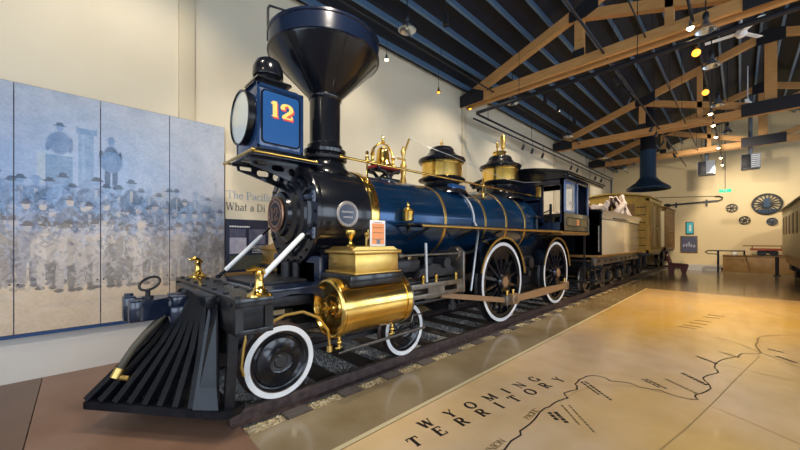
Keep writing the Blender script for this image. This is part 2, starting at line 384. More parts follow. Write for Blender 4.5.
# right wall with a row of tall daylight windows, rear wall with wide glazed bays (outside the frame)
mb = MB(); WX = [(-2.9, 0.3), (1.3, 4.5), (5.5, 8.7), (9.7, 12.9), (13.9, 17.1), (18.1, 21.3)]
mb.box(XB, XF, YR-.2, YR, -.2, .8).box(XB, XF, YR-.2, YR, 4.6, WZ+.05)
xs = [XB]+[v for a in WX for v in a]+[XF]
for i in range(0, len(xs), 2): mb.box(xs[i], xs[i+1], YR-.2, YR, .8, 4.6)
struct(mb.build('wall_right', 'wall'))
mb = MB(); WB = [(-6.2, -3.4), (-2.6, .2), (1.0, 3.8)]
mb.box(XB-.2, XB, YR-.2, YW+.2, -.2, .5).prism([(YW+.2, 4.4), (YW+.2, WZ), (RY, RZ+.1), (YR-.2, WZ), (YR-.2, 4.4)], XB-.2, XB, 'yz')
ys = [YR-.2]+[v for a in WB for v in a]+[YW+.2]
for i in range(0, len(ys), 2): mb.box(XB-.2, XB, ys[i], ys[i+1], .5, 4.4)
struct(mb.build('wall_back', 'wall'))
k = 0
for a, b in WX:
    k += 1; f = MB()
    for x in (a+.04, (a+b)/2, b-.04): f.box(x-.04, x+.04, YR-.14, YR-.06, .8, 4.6)
    for z in (.84, 2.7, 4.56): f.box(a, b, YR-.14, YR-.06, z-.04, z+.04)
    struct(f.build('window_%d' % k, 'dark'))
for a, b in WB:
    k += 1; f = MB()
    for y in (a+.04, (a+b)/2, b-.04): f.box(XB-.14, XB-.06, y-.04, y+.04, .5, 4.4)
    for z in (.54, 2.5, 4.36): f.box(XB-.14, XB-.06, a, b, z-.04, z+.04)
    struct(f.build('window_%d' % k, 'dark'))
# pilasters on the left wall
n = 1
for x in (1.14, 8.2, 15.1, 20.):
    n += 1; struct(MB().box(x-.10, x+.10, YW-.05, YW+.01, 0, WZ, .004).build('trim_%d' % n, 'pilaster'))
# ceiling deck and its steel joists
ceil = MB().prism([(YW+.2, WZ), (RY, RZ), (YR-.2, WZ), (YR-.2, WZ+.12), (RY, RZ+.12), (YW+.2, WZ+.12)], XB, XF, 'yz').build('ceiling', 'deck')
struct(ceil)
y = 5.52
while y > -6.9:
    if abs(y-RY) > .12:
        z = roofz(y); j = MB()
        j.box(XB, XF, y-.032, y+.032, z-.14, z-.11).box(XB, XF, y-.010, y+.010, z-.10, z-.01)
        j.build('joist', 'joist', ceil)
    y -= .46

# ------------------------------------------------------------------ track
lab = 'dark creosoted wooden tie lying across the gravel bed under the two rails'
proto = MB().box(1.37, 1.62, 2.86, 4.83, -.14, -.012, .012).build('railroad_tie', 'tie', loc=(1.495, YC, -.14))
tag(proto, lab, 'railroad tie', 'ties under the locomotive track')
for i in range(1, 38):
    t = proto.copy(); COL.objects.link(t); t.location.x = 1.495+.62*i; t.rotation_euler.z = R.uniform(-.006, .006)
for yy, lb in ((3.085, 'rusty brown steel rail nearest the painted floor map'), (4.595, 'rusty brown steel rail on the wall side of the track')):
    r = MB(); x0, x1 = .93, 24.6
    r.prism([(yy-.065, -.012), (yy+.065, -.012), (yy+.065, .0), (yy+.012, .014), (yy+.010, .085), (yy+.034, .095), (yy+.034, .126), (yy+.028, .13), (yy-.028, .13), (yy-.034, .126), (yy-.034, .095), (yy-.010, .085), (yy-.012, .014), (yy-.065, .0)], x0, x1, 'yz')
    ro = root('steel_rail', (x0, yy, -.012), lb, 'rail')
    r.build('rail_section', 'rail', ro)
    MB().box(x0, x1, yy-.018, yy+.018, .13, .1315).build('running_surface', 'railtop', ro)
# crushed stone
st = MB()
def stone(x, y, z, s):
    a = [Vector((R.uniform(.6, 1.1)*dx, R.uniform(.6, 1.1)*dy, R.uniform(.5, 1.)*dz))*s for dx, dy, dz in ((1,0,0),(0,1,0),(-1,0,0),(0,-1,0),(0,0,1),(0,0,-1))]
    rz = Matrix.Rotation(R.uniform(0, 6.3), 3, 'Z') @ Matrix.Rotation(R.uniform(-.6, .6), 3, 'X')
    v = [st.bm.verts.new(rz @ p + Vector((x, y, z))) for p in a]
    for q in ((0,1,4),(1,2,4),(2,3,4),(3,0,4),(1,0,5),(2,1,5),(3,2,5),(0,3,5)): st.bm.faces.new([v[i] for i in q]).material_index = 1 if y < 3.04 else 0
for i in range(17000):
    x = 1.02 + 23*(R.random()**2.0); k = (x-1.495) % .62
    y = R.choice((R.uniform(2.85, 3.0), R.uniform(3.15, 4.5), R.uniform(3.15, 4.0)))
    if k < .17 or k > .45 and y > 0:
        if k < .15 or k > .47: continue
    s = R.uniform(.008, .019)*(1 if x < 6 else 1.6)
    stone(x, y, R.uniform(-.038, -.022), s)
tag(st.build('gravel_ballast', 'stone', ex=('stonewarm',)), 'loose grey crushed stone filling the gaps between the ties', 'gravel', kind='stuff')

# ------------------------------------------------------------------ painted map floor
mroot = root('floor_map', (7.3, -2.2, 0), 'amber and sand coloured territory map printed on the polished floor', 'floor map')
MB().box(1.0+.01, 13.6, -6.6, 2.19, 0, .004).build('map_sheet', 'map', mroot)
MB().box(1.02, 13.6, 2.135, 2.143, .004, .006).build('border_line', 'faint', mroot)
MB().box(1.02, 13.6, 2.143, 2.19, .004, .0055).build('border_strip', 'cream', mroot)
def fp(u, v, z=.004):
    d = F*(H-z)/(v-240.); r = (u-400.)/F*d
    return Vector((d*cT+r*sT, d*sT-r*cT, z))
def floor_text(txt, p0, p1, size, name, m='text', z=.004, **k):
    p0, p1 = fp(*p0), fp(*p1); d = (p1-p0); L = d.length; d.normalize(); up = Vector((-d.y, d.x, 0))
    _, w = text_strokes(txt, size, spacing=.12)
    sp = .12+(L-w)/size/max(1, len(txt)-1)
    mb = MB(); lay_text(mb, txt, size, p0+Vector((0, 0, 0)), d, up, (0, 0, 1), .0015, spacing=sp, **k); return mb.build(name, m, mroot)
floor_text('WYOMING', (423.5, 429.5), (542, 379.5), .118, 'map_lettering', thick=.25, thin=.10)
floor_text('TERRITORY', (414, 448), (567, 380), .122, 'map_lettering', thick=.25, thin=.10)
floor_text('UNION', (489, 455), (507, 441), .06, 'map_lettering', 'faint', thick=.18, thin=.08)
floor_text('PACIFIC', (529, 420), (540, 410), .055, 'map_lettering', 'faint', thick=.18, thin=.08)
def floor_line(name, px, w, m, z=.0055):
    mb = MB(); p = [fp(u, v, z) for u, v in px]
    for a, b in zip(p, p[1:]):
        d = (b-a); L = d.length
        if L < 1e-4: continue
        d.normalize(); nrm = Vector((-d.y, d.x, 0))*w/2; e = d*w*.3
        mb.face([a-nrm-e, b-nrm+e, b+nrm+e, a+nrm-e])
    return mb.build(name, m, mroot)
route = [(497,458),(505,449),(511,441),(516,438),(521,435),(520,431),(523,429),(530,424),(535,419),(540,412),(545,408),(549,407),(554,403),(560,400),(568,398),(565,395),(564,393),(570,391),(577,389.5),(577,386),(575,384),(578,381.5),(579,379.5),(583,378),(587,376),(594,375.4),(600,376.3),(606,378),(610,381),(618,381.5),(630,383),(640,387),(650,389),(660,390),(670,394),(680,397),(690,399),(698,399.5),(695,396.5),(696,394.5),(701,393.5),(706,391.5),(711,388.3),(710,386),(708,383),(705,381),(703,378),(705,376.5),(708,375.2),(714,373.8),(718.5,372.5),(717,369.5),(714.5,368),(715,365),(716,363),(721,360),(728,358),(735,357),(738,356.5),(740,354.6),(742,353.6),(750,353.7),(758,353.7),(761.5,353)]
floor_line('route_line', route, .014, 'text')
floor_line('route_line', [(761.5,353),(758,349),(755.5,345),(758,341.5),(757.5,339),(760,337),(767,335.7),(780,335.2),(798,335),(820,335)], .016, 'faint')
floor_line('river_line', [(560,402),(575,392),(600,384),(640,386.6),(700,402),(745,420),(800,444)], .006, 'faint2')
floor_line('river_line', [(722,364),(750,371),(790,380),(830,386)], .010, 'faint2')
floor_line('river_line', [(716,337),(740,344),(762,353),(785,362),(830,378)], .018, 'faint2')
floor_line('river_line', [(760,310),(790,318),(830,321)], .02, 'faint2')
floor_line('boundary_line', [(660,450),(686,429),(720,396),(736,379),(760,356)], .008, 'faint2')
def note(a, b, rows=2, m='text', w=.045, gap=.02):
    """a small block of floor caption, drawn as rows of short dashes"""
    p0, p1 = fp(*a, .0055), fp(*b, .0055); d = (p1-p0); L = d.length; d.normalize(); nr = Vector((-d.y, d.x, 0)); mb = MB()
    for k in range(rows):
        t = 0
        while t < L*(1-.25*k):
            l = R.uniform(.02, .04)
            q0 = p0+d*t+nr*(-k*(w+gap)); q1 = q0+d*l; mb.face([q0, q1, q1+nr*w, q0+nr*w]); t += l+R.uniform(.008, .016)
    mb.build('map_caption', m, mroot)
note((553,412),(565,423), 2, 'text', .04); note((584,381.5),(609,399.5), 2, 'text', .028, .02)
note((568,405),(592,431), 2, 'faint', .02, .05); note((645,379),(666,389), 2, 'text', .03); note((664,379),(692,392), 1, 'faint', .04)
note((680,373),(704,384.5), 1, 'text', .05); note((695,356),(713,363), 1, 'text', .05); note((718,351.5),(735,357), 1, 'faint', .05)
note((767,349),(780,352), 1, 'text', .05); note((774,356),(795,363), 1, 'text', .06)
for i, (u, v) in enumerate([(687,327.5),(693,326),(698,323.5),(703,321),(711,317.5),(716,315.5)]):
    a = fp(u, v, .0055); MB().box(a.x-.03, a.x+.03, a.y-.13, a.y+.13, .004, .0055).build('map_caption', 'faint', mroot)

# ------------------------------------------------------------------ photo mural on the left wall
px = .010; X0m, X1m, Z0m, Z1m = -1.25, 1.64, .56, 3.39
nx = int((X1m-X0m)/px); nz = int((Z1m-Z0m)/px)
img = np.zeros((nz, nx, 3)); gx = X0m+(np.arange(nx)+.5)*px; gz = Z0m+(np.arange(nz)+.5)*px
XX, ZZ = np.meshgrid(gx, gz)
sky = np.array((.30, .40, .60)); skyr = np.array((.43, .46, .55)); gnd = np.array((.62, .49, .36)); top = np.array((.38, .43, .53))
t = np.clip((ZZ-1.2)/.4, 0, 1)[..., None]; fx = np.clip((XX-.4)/1.2, 0, 1)[..., None]
tt = np.clip((ZZ-2.6)/.8, 0, 1)[..., None]
img[:] = gnd*(1-t)+(sky*(1-fx)+skyr*fx)*t
img[:] = img*(1-tt)+top*tt
rng = np.random.RandomState(5)
def smooth_noise(s, amp):
    a = rng.rand(int(nz/s)+3, int(nx/s)+3); yi = np.arange(nz)/s; xi = np.arange(nx)/s
    y0 = yi.astype(int); x0 = xi.astype(int); fy = (yi-y0)[:, None]; fx_ = (xi-x0)[None]
    v = (a[y0][:, x0]*(1-fy)*(1-fx_)+a[y0+1][:, x0]*fy*(1-fx_)+a[y0][:, x0+1]*(1-fy)*fx_+a[y0+1][:, x0+1]*fy*fx_)
    return (v-.5)*amp
def win(x0, x1, z0, z1):
    i0 = max(0, int((x0-X0m)/px)-1); i1 = min(nx, int((x1-X0m)/px)+2); k0 = max(0, int((z0-Z0m)/px)-1); k1 = min(nz, int((z1-Z0m)/px)+2)
    return slice(k0, max(k0, k1)), slice(i0, max(i0, i1))
def ell(cx, cz, rx, rz, col, al=1., rot=0.):
    q = max(rx, rz) if rot else 0; w_ = win(cx-max(rx, q), cx+max(rx, q), cz-max(rz, q), cz+max(rz, q))
    dx, dz = XX[w_]-cx, ZZ[w_]-cz
    if rot: c, s = math.cos(rot), math.sin(rot); dx, dz = dx*c+dz*s, -dx*s+dz*c
    m = np.clip((1-((dx/rx)**2+(dz/rz)**2))*3, 0, 1)[..., None]*al
    img[w_] = img[w_]*(1-m)+np.array(col)*m
def rect(x0, x1, z0, z1, col, al=1.):
    w_ = win(x0, x1, z0, z1)
    m = ((XX[w_] > x0) & (XX[w_] < x1) & (ZZ[w_] > z0) & (ZZ[w_] < z1))[..., None]*al
    img[w_] = img[w_]*(1-m)+np.array(col)*m
def man(x, z, h, base, fade=1., legs=True, hat=True):
    """one standing figure of the crowd, feet at z, height h"""
    w = h*R.uniform(.13, .17); c = np.array(base); lt = np.clip(c*R.uniform(1.05, 1.35), 0, .8); dk = c*R.uniform(.5, .8); tone = [c, lt, dk][R.randrange(3)]
    if legs:
        ell(x-w*.42, z+h*.22, w*.36, h*.26, tone*.9, fade); ell(x+w*.42, z+h*.22, w*.36, h*.26, dk, fade)
        ell(x-w*.5, z+.01, w*.4, h*.03, dk*.8, fade); ell(x+w*.5, z+.01, w*.4, h*.03, dk*.8, fade)
    ell(x, z+h*.60, w, h*.25, tone, fade); ell(x+w*.3, z+h*.6, w*.42, h*.2, tone*.78, fade*.8)
    ell(x-w*.95, z+h*.58, w*.28, h*.17, tone*.85, fade, R.uniform(-.5, .3)); ell(x+w*.95, z+h*.58, w*.28, h*.17, tone*.7, fade, R.uniform(-.3, .5))
    if R.random() < .5: rect(x-w*.12, x+w*.12, z+h*.55, z+h*.78, (.58, .56, .56), fade*.45)
    ell(x, z+h*.90, h*.052, h*.068, (.47, .43, .43) if z < 1.6 else c*1.2, fade)
    if hat:
        hc = dk*.7 if R.random() < .7 else lt
        ell(x, z+h*.945, h*.095, h*.020, hc, fade); ell(x, z+h*.975, h*.055, h*.04, hc, fade)
blue = (.16, .25, .43); bl2 = (.20, .30, .48)
# old engine: boiler mass, stack, sand box, headlamp box
for i in range(60): ell(R.uniform(-1.3, 1.3), R.uniform(1.7, 2.15), R.uniform(.06, .2), R.uniform(.04, .12), (.20, .25, .36), .6)
rect(-.005, .135, 2.25, 2.98, (.20, .31, .50)); rect(-.03, .16, 2.93, 3.02, (.17, .28, .47)); rect(.02, .05, 2.25, 2.93, (.27, .38, .57), .6); rect(-.02, .15, 2.995, 3.02, (.40, .48, .60), .7)
rect(-.29, -.06, 2.28, 2.66, (.17, .28, .46)); rect(-.36, -.29, 2.28, 2.63, (.36, .44, .56)); rect(-.37, -.05, 2.63, 2.67, (.34, .44, .60))
man(-.17, 2.42, .60, blue, 1, False); ell(-.17, 2.78, .12, .13, blue); man(.29, 2.28, .66, blue, 1)
ell(.29, 2.62, .12, .15, (.15, .25, .44))
ell(.86, 2.15, .20, .16, (.34, .37, .45), .9); rect(.845, .875, 2.25, 2.40, (.36, .39, .47), .8); rect(.62, 1.15, 1.98, 2.06, (.36, .37, .44), .8)
rect(1.40, 1.62, 1.75, 2.25, (.42, .45, .54), .7); ell(1.5, 2.25, .10, .06, (.36, .40, .50), .8); rect(1.495, 1.525, 2.27, 2.45, (.34, .38, .48), .8); ell(1.51, 2.46, .03, .05, (.32, .36, .46), .9)
ell(-.85, 2.2, .35, .16, (.18, .27, .44), .9)
for i in range(26):
    x = -1.2+i*.105+R.uniform(-.03, .03); f = 1 if x < .5 else .75
    man(x, 1.72+R.uniform(-.06, .05)-.08*max(0, x), .66+R.uniform(-.04, .05), (.17+.10*max(0, x)*.5, .26+.07*max(0, x)*.5, .43), f)
rect(-1.25, 1.64, 1.80, 1.82, (.16, .20, .32), .35)
for i in range(26):
    x = -1.2+i*.11+R.uniform(-.03, .03); f = 1 if x < .6 else .7
    man(x, 1.36+R.uniform(-.05, .05), .70+R.uniform(-.04, .05), (.25, .29, .40), f)
for i in range(26):
    x = -1.2+i*.112+R.uniform(-.03, .03); f = 1 if x < .7 else .65
    man(x, 1.12+R.uniform(-.05, .05), .74, (.37, .34, .36), f)
for x in (-1.1, -.92, -.66, -.28, -.12, .05, .22, .42, .60, .82, 1.02, 1.22, 1.42, 1.58):
    man(x, 1.02+R.uniform(-.04, .03) if x > -.5 else 1.12, .80+R.uniform(-.03, .04), (.43, .37, .33), 1 if x < .7 else .7)
ell(-.75, .98, .35, .05, (.56, .47, .38), .5); ell(.2, .85, .6, .04, (.52, .43, .36), .4); ell(1.2, .8, .5, .05, (.55, .46, .38), .4)
for i in range(1500):
    x = R.uniform(-1.25, 1.62); z = R.uniform(1.05, 2.25-.12*max(0, x)); tz = min(1, max(0, (z-1.3)/.8)); f = .55 if x < .7 else .35
    base = np.array((.40, .35, .32))*(1-tz)+np.array((.17, .27, .45))*tz
    ell(x, z, R.uniform(.006, .022), R.uniform(.015, .06), base*R.choice((.5, .7, .85, 1.2, 1.35)), f, R.uniform(-1.2, 1.2))
for s_, a_ in ((2, .07), (8, .06), (30, .08)): img += smooth_noise(s_, a_)[..., None]
img += smooth_noise(14, .05)[..., None]*np.array((1, .6, .2))
img = np.clip(img, .02, .85)
mural = root('mural_panels', (.2, YW-.02, .52), 'large faded blue and sand historic crowd photograph printed on tall wall panels', 'mural')
edges = [-1.25, -.53, .19, .92, 1.64]
for a, b in zip(edges, edges[1:]):
    i0 = int(round((a-X0m)/px)); i1 = min(nx, int(round((b-X0m)/px))); w = i1-i0
    MB().box(a+.002, b-.002, YW-.075, YW-.051, Z0m-.01, Z1m+.003).build('panel_board', 'boardimg2', mural)
    vx = (np.arange(w+1)/w)*(b-a-.010)+a+.005; vz = Z0m+np.arange(nz+1)*px
    VX, VZ = np.meshgrid(vx, vz); o = WL[mural.name]
    co_ = np.stack([VX-o.x, np.full_like(VX, YW-.0765-o.y), VZ-o.z], -1).reshape(-1, 3)
    idx = np.arange((w+1)*(nz+1)).reshape(nz+1, w+1)
    fc = np.stack([idx[:-1, :-1], idx[:-1, 1:], idx[1:, 1:], idx[1:, :-1]], -1).reshape(-1, 4)
    me = bpy.data.meshes.new('photo_print'); me.from_pydata(co_.tolist(), [], fc.tolist())
    ca = me.color_attributes.new('print', 'FLOAT_COLOR', 'CORNER')
    cc = np.ones((fc.shape[0], 4, 4)); cc[..., :3] = img[:, i0:i1].reshape(-1, 1, 3)
    ca.data.foreach_set('color', cc.reshape(-1)); me.materials.append(M['print'])
    ob = bpy.data.objects.new('photo_print', me); COL.objects.link(ob); ob.parent = mural; WL[ob.name] = o
MB().box(-1.25, 1.64, YW-.08, YW-.051, Z0m-.045, Z0m-.012).build('bottom_strip', 'skirt', mural)
for x in (-.53, .19, .92, 1.58): MB().box(x-.03, x+.03, YW-.052, YW, .7, 3.3).build('mounting_batten', 'dark', mural)
for x in (-.50, -.56, .22, .16, .89, .95):
    MB().cyl((x, YW-.075, 1.12), (x, YW-.084, 1.12), .009, seg=10).build('fixing_bolt', 'dark', mural)

# ------------------------------------------------------------------ exhibit text panel
ep = root('exhibit_panel', (2.6, YW-.03, .55), 'cream exhibit panel with a serif heading right of the mural', 'exhibit panel')
MB().box(1.66, 3.6, YW-.04, YW, .55, 3.0, .003).build('panel_board', 'wall', ep)
mb = MB(); lay_text(mb, 'The Pacific R', .125, (1.675, YW-.0405, 2.29), (.95, 0, 0), (0, 0, 1), (0, -1, 0), .003, spacing=.03, thick=.13, thin=.05); mb.build('heading_lettering', 'textb', ep)
mb = MB(); lay_text(mb, 'What a Di', .125, (1.66, YW-.0405, 2.10), (.90, 0, 0), (0, 0, 1), (0, -1, 0), .003, spacing=.02, thick=.13, thin=.05); mb.build('heading_lettering', 'textg', ep)
def info(x0, x1, label, z0=1.10, z1=1.955):
    r = root('information_board', ((x0+x1)/2, YW-.06, z0), label, 'information board')
    MB().box(x0, x1, YW-.075, YW-.041, z0, z1, .003).build('board', 'navyboard', r)
    MB().box(x0-.01, x1+.01, YW-.085, YW-.041, z0-.05, z0-.001, .004).build('bottom_rail', 'boxcard', r)
    w = x1-x0; y = YW-.0765
    MB().box(x0+.08*w, x0+.46*w, y, y+.001, z0+.30, z0+.56).build('picture', 'boardimg', r)
    MB().box(x0+.08*w, x0+.44*w, y, y+.001, z0+.57, z0+.70).box(x0+.52*w, x0+.92*w, y, y+.001, z0+.45, z0+.70).build('picture', 'boardimg2', r)
    MB().box(x0+.08*w, x0+.92*w, y, y+.001, z0+.04, z0+.27).build('picture', 'boardgreen', r)
    mb = MB(); x = x0+.08*w
    while x < x0+.52*w: l = R.uniform(.012, .03); mb.box(x, x+l, y-.0005, y, z0+.725, z0+.75); x += l+.007
    for q in range(5):
        x = x0+.60*w
        while x < x0+.85*w: l = R.uniform(.01, .03); mb.box(x, x+l, y-.0005, y, z0+.31+q*.026, z0+.318+q*.026); x += l+.008
    mb.build('caption', 'paper', r)
info(1.66, 2.335, 'navy information board with pictures, just right of the mural under the heading')
info(2.45, 3.10, 'navy information board mostly hidden behind the smokebox front')
# ================================================================== LOCOMOTIVE
L = root('steam_locomotive', (5.0, YC, .13), 'black and blue vintage steam locomotive with brass trim and a 12 on its headlight', 'locomotive')
def Yn(s, off): return YC - s*off     # s=+1 the side towards the map floor, s=-1 the wall side
BR, BZ = .60, 1.94
X = (1, 0, 0)
# ---- boiler
sb = MB().lathe([(0, 1.93), (.60, 1.93), (BR+.01, 1.95), (BR+.01, 2.66), (0, 2.66)], (0, YC, BZ), X, 64).build('smokebox', 'black', L)
j = MB().lathe([(0, 2.66), (BR, 2.66), (BR, 5.35), (.68, 5.85), (.68, 7.35), (.66, 7.45), (.58, 7.52), (0, 7.54)], (0, YC, BZ), X, 72).build('boiler_jacket', 'jacket', L)
mb = MB(); mb.lathe([(BR, 2.63), (BR+.022, 2.635), (BR+.03, 2.66), (BR+.022, 2.70), (BR+.03, 2.74), (BR+.022, 2.765), (BR, 2.77)], (0, YC, BZ), X, 72)
plab(mb.build('boiler_band', 'brass', L), 'broad brass band behind the smokebox')
for x, r in ((4.15, BR), (5.33, BR), (5.95, .68), (6.75, .68)):
    MB().lathe([(r, x-.03), (r+.006, x-.028), (r+.006, x+.028), (r, x+.03)], (0, YC, BZ), X, 72).build('boiler_band', 'brassd', L)
# firebox between the driving wheels and the belly lagging
MB().box(6.0, 7.95, YC-.50, YC+.50, .62, 1.75, .05).build('firebox', 'blackm', L)
MB().box(6.15, 7.8, YC-.46, YC+.46, .38, .62, .03).build('ash_pan', 'dark', L)
# ---- smokebox front
fr = MB(); fr.lathe([(.585, 1.93), (.64, 1.925), (.645, 1.90), (.63, 1.865), (.52, 1.855), (.50, 1.87), (.50, 1.93)], (0, YC, BZ), X, 64)
for i in range(22):
    a = 2*PI*i/22; fr.cyl((1.866, YC+.575*math.cos(a), BZ+.575*math.sin(a)), (1.842, YC+.575*math.cos(a), BZ+.575*math.sin(a)), .016, seg=8)
fr.build('smokebox_ring', 'black', L)
dr = MB().lathe([(0, 1.90), (.50, 1.90), (.505, 1.86), (.47, 1.835), (.44, 1.84), (.42, 1.815), (.36, 1.80), (.345, 1.77), (.27, 1.745), (.255, 1.70), (.20, 1.685), (.19, 1.675), (0, 1.675)], (0, YC, BZ-.01), X, 64).build('smokebox_door', 'black', L)
for z in (BZ+.16, BZ-.24):
    h = MB().box(1.80, 1.86, YC-.62, YC-.40, z-.028, z+.028, .01).cyl((1.835, YC-.60, z-.06), (1.835, YC-.60, z+.06), .026, seg=12)
    h.build('hinge', 'navy', dr)
for a in (100, 150, 215, 260, 330, 35):
    ar = math.radians(a); y, z = YC+.51*math.cos(ar), BZ+.51*math.sin(ar)
    MB().cyl((1.86, y, z), (1.815, y, z), .018, seg=8).beam((1.825, y, z), (1.825, YC+.42*math.cos(ar), BZ+.42*math.sin(ar)), .03, .018, up=X).build('door_clamp', 'blackm', dr)
# number plate
PZ = 1.925
np_ = MB().lathe([(0, 1.675), (.212, 1.675), (.215, 1.665), (.205, 1.655), (.195, 1.662), (.15, 1.660), (0, 1.660)], (0, YC, PZ), X, 48).build('number_plate', 'copper', L)
mb = MB().lathe([(0, 1.6585), (.135, 1.6585), (.135, 1.66)], (0, YC, PZ), X, 40); mb.build('plate_field', 'plateface', np_)
mb = MB(); lay_text(mb, '12', .15, (1.6575, YC+.105, PZ-.075), (0, -1, 0), (0, 0, 1), (-1, 0, 0), .006, spacing=.10, thick=.2, thin=.09); mb.build('number', 'copper', np_)
mb = MB()
for i in range(36):
    if i % 9 == 8: continue
    a = 2*PI*i/36; c = Vector((1.6605, YC+.172*math.cos(a), PZ+.172*math.sin(a))); mb.box(c.x-.003, c.x, c.y-.007, c.y+.007, c.z-.012, c.z+.012, rot=Matrix.Rotation(a, 3, 'X'))
mb.build('rim_lettering', 'plateface', np_)
# builder's plate on both sides of the smokebox
for s in (1, -1):
    y = Yn(s, BR+.005)
    p = MB().lathe([(0, 0), (.150, 0), (.155, .012), (.146, .022), (.128, .018), (.124, .010), (0, .010)], (2.27, y, 1.925), (0, -s, 0), 40).build('builder_plate', 'platering', L)
    q = MB().lathe([(0, .0105), (.118, .0105), (.118, .012)], (2.27, y, 1.925), (0, -s, 0), 32).build('plate_field', 'navy', p)
    mb = MB()
    for i in range(30):
        a = 2*PI*i/30; cx, cz = 2.27+.139*math.cos(a), 1.925+.139*math.sin(a)
        mb.box(cx-.004, cx+.004, y-s*.024, y-s*.026, cz-.008, cz+.008, rot=Matrix.Rotation(-a+PI/2, 3, 'Y'))
    for zz, w in ((.025, .085), (-.035, .06)):
        x = -w
        while x < w: mb.box(2.27+x, 2.27+x+.010, y-s*.012, y-s*.015, 1.925+zz-.011, 1.925+zz+.011); x += .017
    mb.build('plate_lettering', 'platering', p)
# ---- funnel stack
SX = 2.34
stk = MB().lathe([(.36, 2.44), (.345, 2.50), (.29, 2.55), (.255, 2.62), (.245, 2.74), (.27, 2.75), (.275, 2.79), (.235, 2.80), (.225, 2.86), (.20, 2.88), (.20, 3.44), (.215, 3.46), (.22, 3.48)], (SX, YC, 0), (0, 0, 1), 56)
st_ = stk.build('stack_pipe', 'black', L)
cone = MB().lathe([(.22, 3.48), (.215, 3.50), (.69, 3.98), (.70, 4.0)], (SX, YC, 0), (0, 0, 1), 72)
for i in range(6):
    a = 2*PI*i/6+.35
    for k in range(26):
        t = (k+.5)/26; r = .222+t*.46; cone.sph((SX+r*math.cos(a)*1.004, YC+r*math.sin(a)*1.004, 3.505+t*.465), .009, 6)
plab(cone.build('funnel_cone', 'black', L), 'riveted black funnel widening upwards')
rim = MB().lathe([(.70, 3.995), (.72, 4.0), (.72, 4.02), (.708, 4.03), (.708, 4.19), (.722, 4.20), (.722, 4.225), (.70, 4.23), (.60, 4.25), (.30, 4.29), (0, 4.30)], (SX, YC, 0), (0, 0, 1), 72)
plab(rim.build('stack_rim', 'navy', L), 'dark blue band round the funnel mouth')
MB().tube([(1.68, 4.09, 4.10), (1.68, 4.09, 4.50), (1.70, 4.08, 4.54), (1.90, 3.93, 4.48), (1.98, 3.90, 4.27)], .016).build('damper_lever', 'blackm', L)
cl = MB().lathe([(.235, 2.66), (.285, 2.665), (.285, 2.70), (.235, 2.705)], (SX, YC, 0), (0, 0, 1), 48)
for i in range(10):
    a = 2*PI*i/10; cl.cyl((SX+.262*math.cos(a), YC+.262*math.sin(a), 2.70), (SX+.262*math.cos(a), YC+.262*math.sin(a), 2.72), .013, seg=6)
cl.build('base_clamp', 'blackm', L)
# ---- headlight platform and brackets
for s in (1, -1):
    y0, y1 = Yn(s, .20), Yn(s, .225)
    b = MB()
    def bot(x): t = (x-1.27)/.68; return 2.43-.20*max(0, t)**1.15 if t > .06 else 2.47
    holes = [(1.40, .075, 2.455, .022), (1.60, .075, 2.425, .034), (1.765, .045, 2.40, .045)]
    n = 68; xs = [1.25+.70*i/n for i in range(n+1)]
    def hz(x):
        for cx, hw, cz, hh in holes:
            q = abs(x-cx)-(hw-hh)
            if q <= 0: return cz-hh, cz+hh
            if q < hh: e = math.sqrt(max(0, hh*hh-q*q)); return cz-e, cz+e
        return None
    for xa, xb in zip(xs, xs[1:]):
        h0, h1 = hz(xa+1e-4), hz(xb-1e-4)
        if h0 and h1:
            b.prism([(xa, bot(xa)), (xb, bot(xb)), (xb, h1[0]), (xa, h0[0])], y0, y1, 'xz').prism([(xa, h0[1]), (xb, h1[1]), (xb, 2.506), (xa, 2.506)], y0, y1, 'xz')
        else: b.prism([(xa, bot(xa)), (xb, bot(xb)), (xb, 2.506), (xa, 2.506)], y0, y1, 'xz')
    b.build('headlight_bracket', 'black', L, ang=60)
pf = MB().box(1.27, 2.08, YC-.37, YC+.37, 2.505, 2.53, .006).build('headlight_platform', 'navy', L)
mb = MB()
for s in (1, -1): mb.cyl((1.24, Yn(s, .40), 2.53), (1.96, Yn(s, .40), 2.53), .016, seg=12).sph((1.98, Yn(s, .40), 2.53), .024, 10)
mb.cyl((1.24, YC-.46, 2.53), (1.24, YC+.42, 2.53), .016, seg=12).sph((1.24, YC-.46, 2.53), .022, 10).sph((1.24, YC+.44, 2.53), .022, 10)
mb.build('platform_rail', 'brass', pf)
mb = MB()
for x in (1.32, 1.5, 1.7, 1.9):
    for s in (1, -1): mb.cyl((x, Yn(s, .36), 2.53), (x, Yn(s, .36), 2.545), .012, seg=6)
mb.build('bolt', 'blackm', pf)
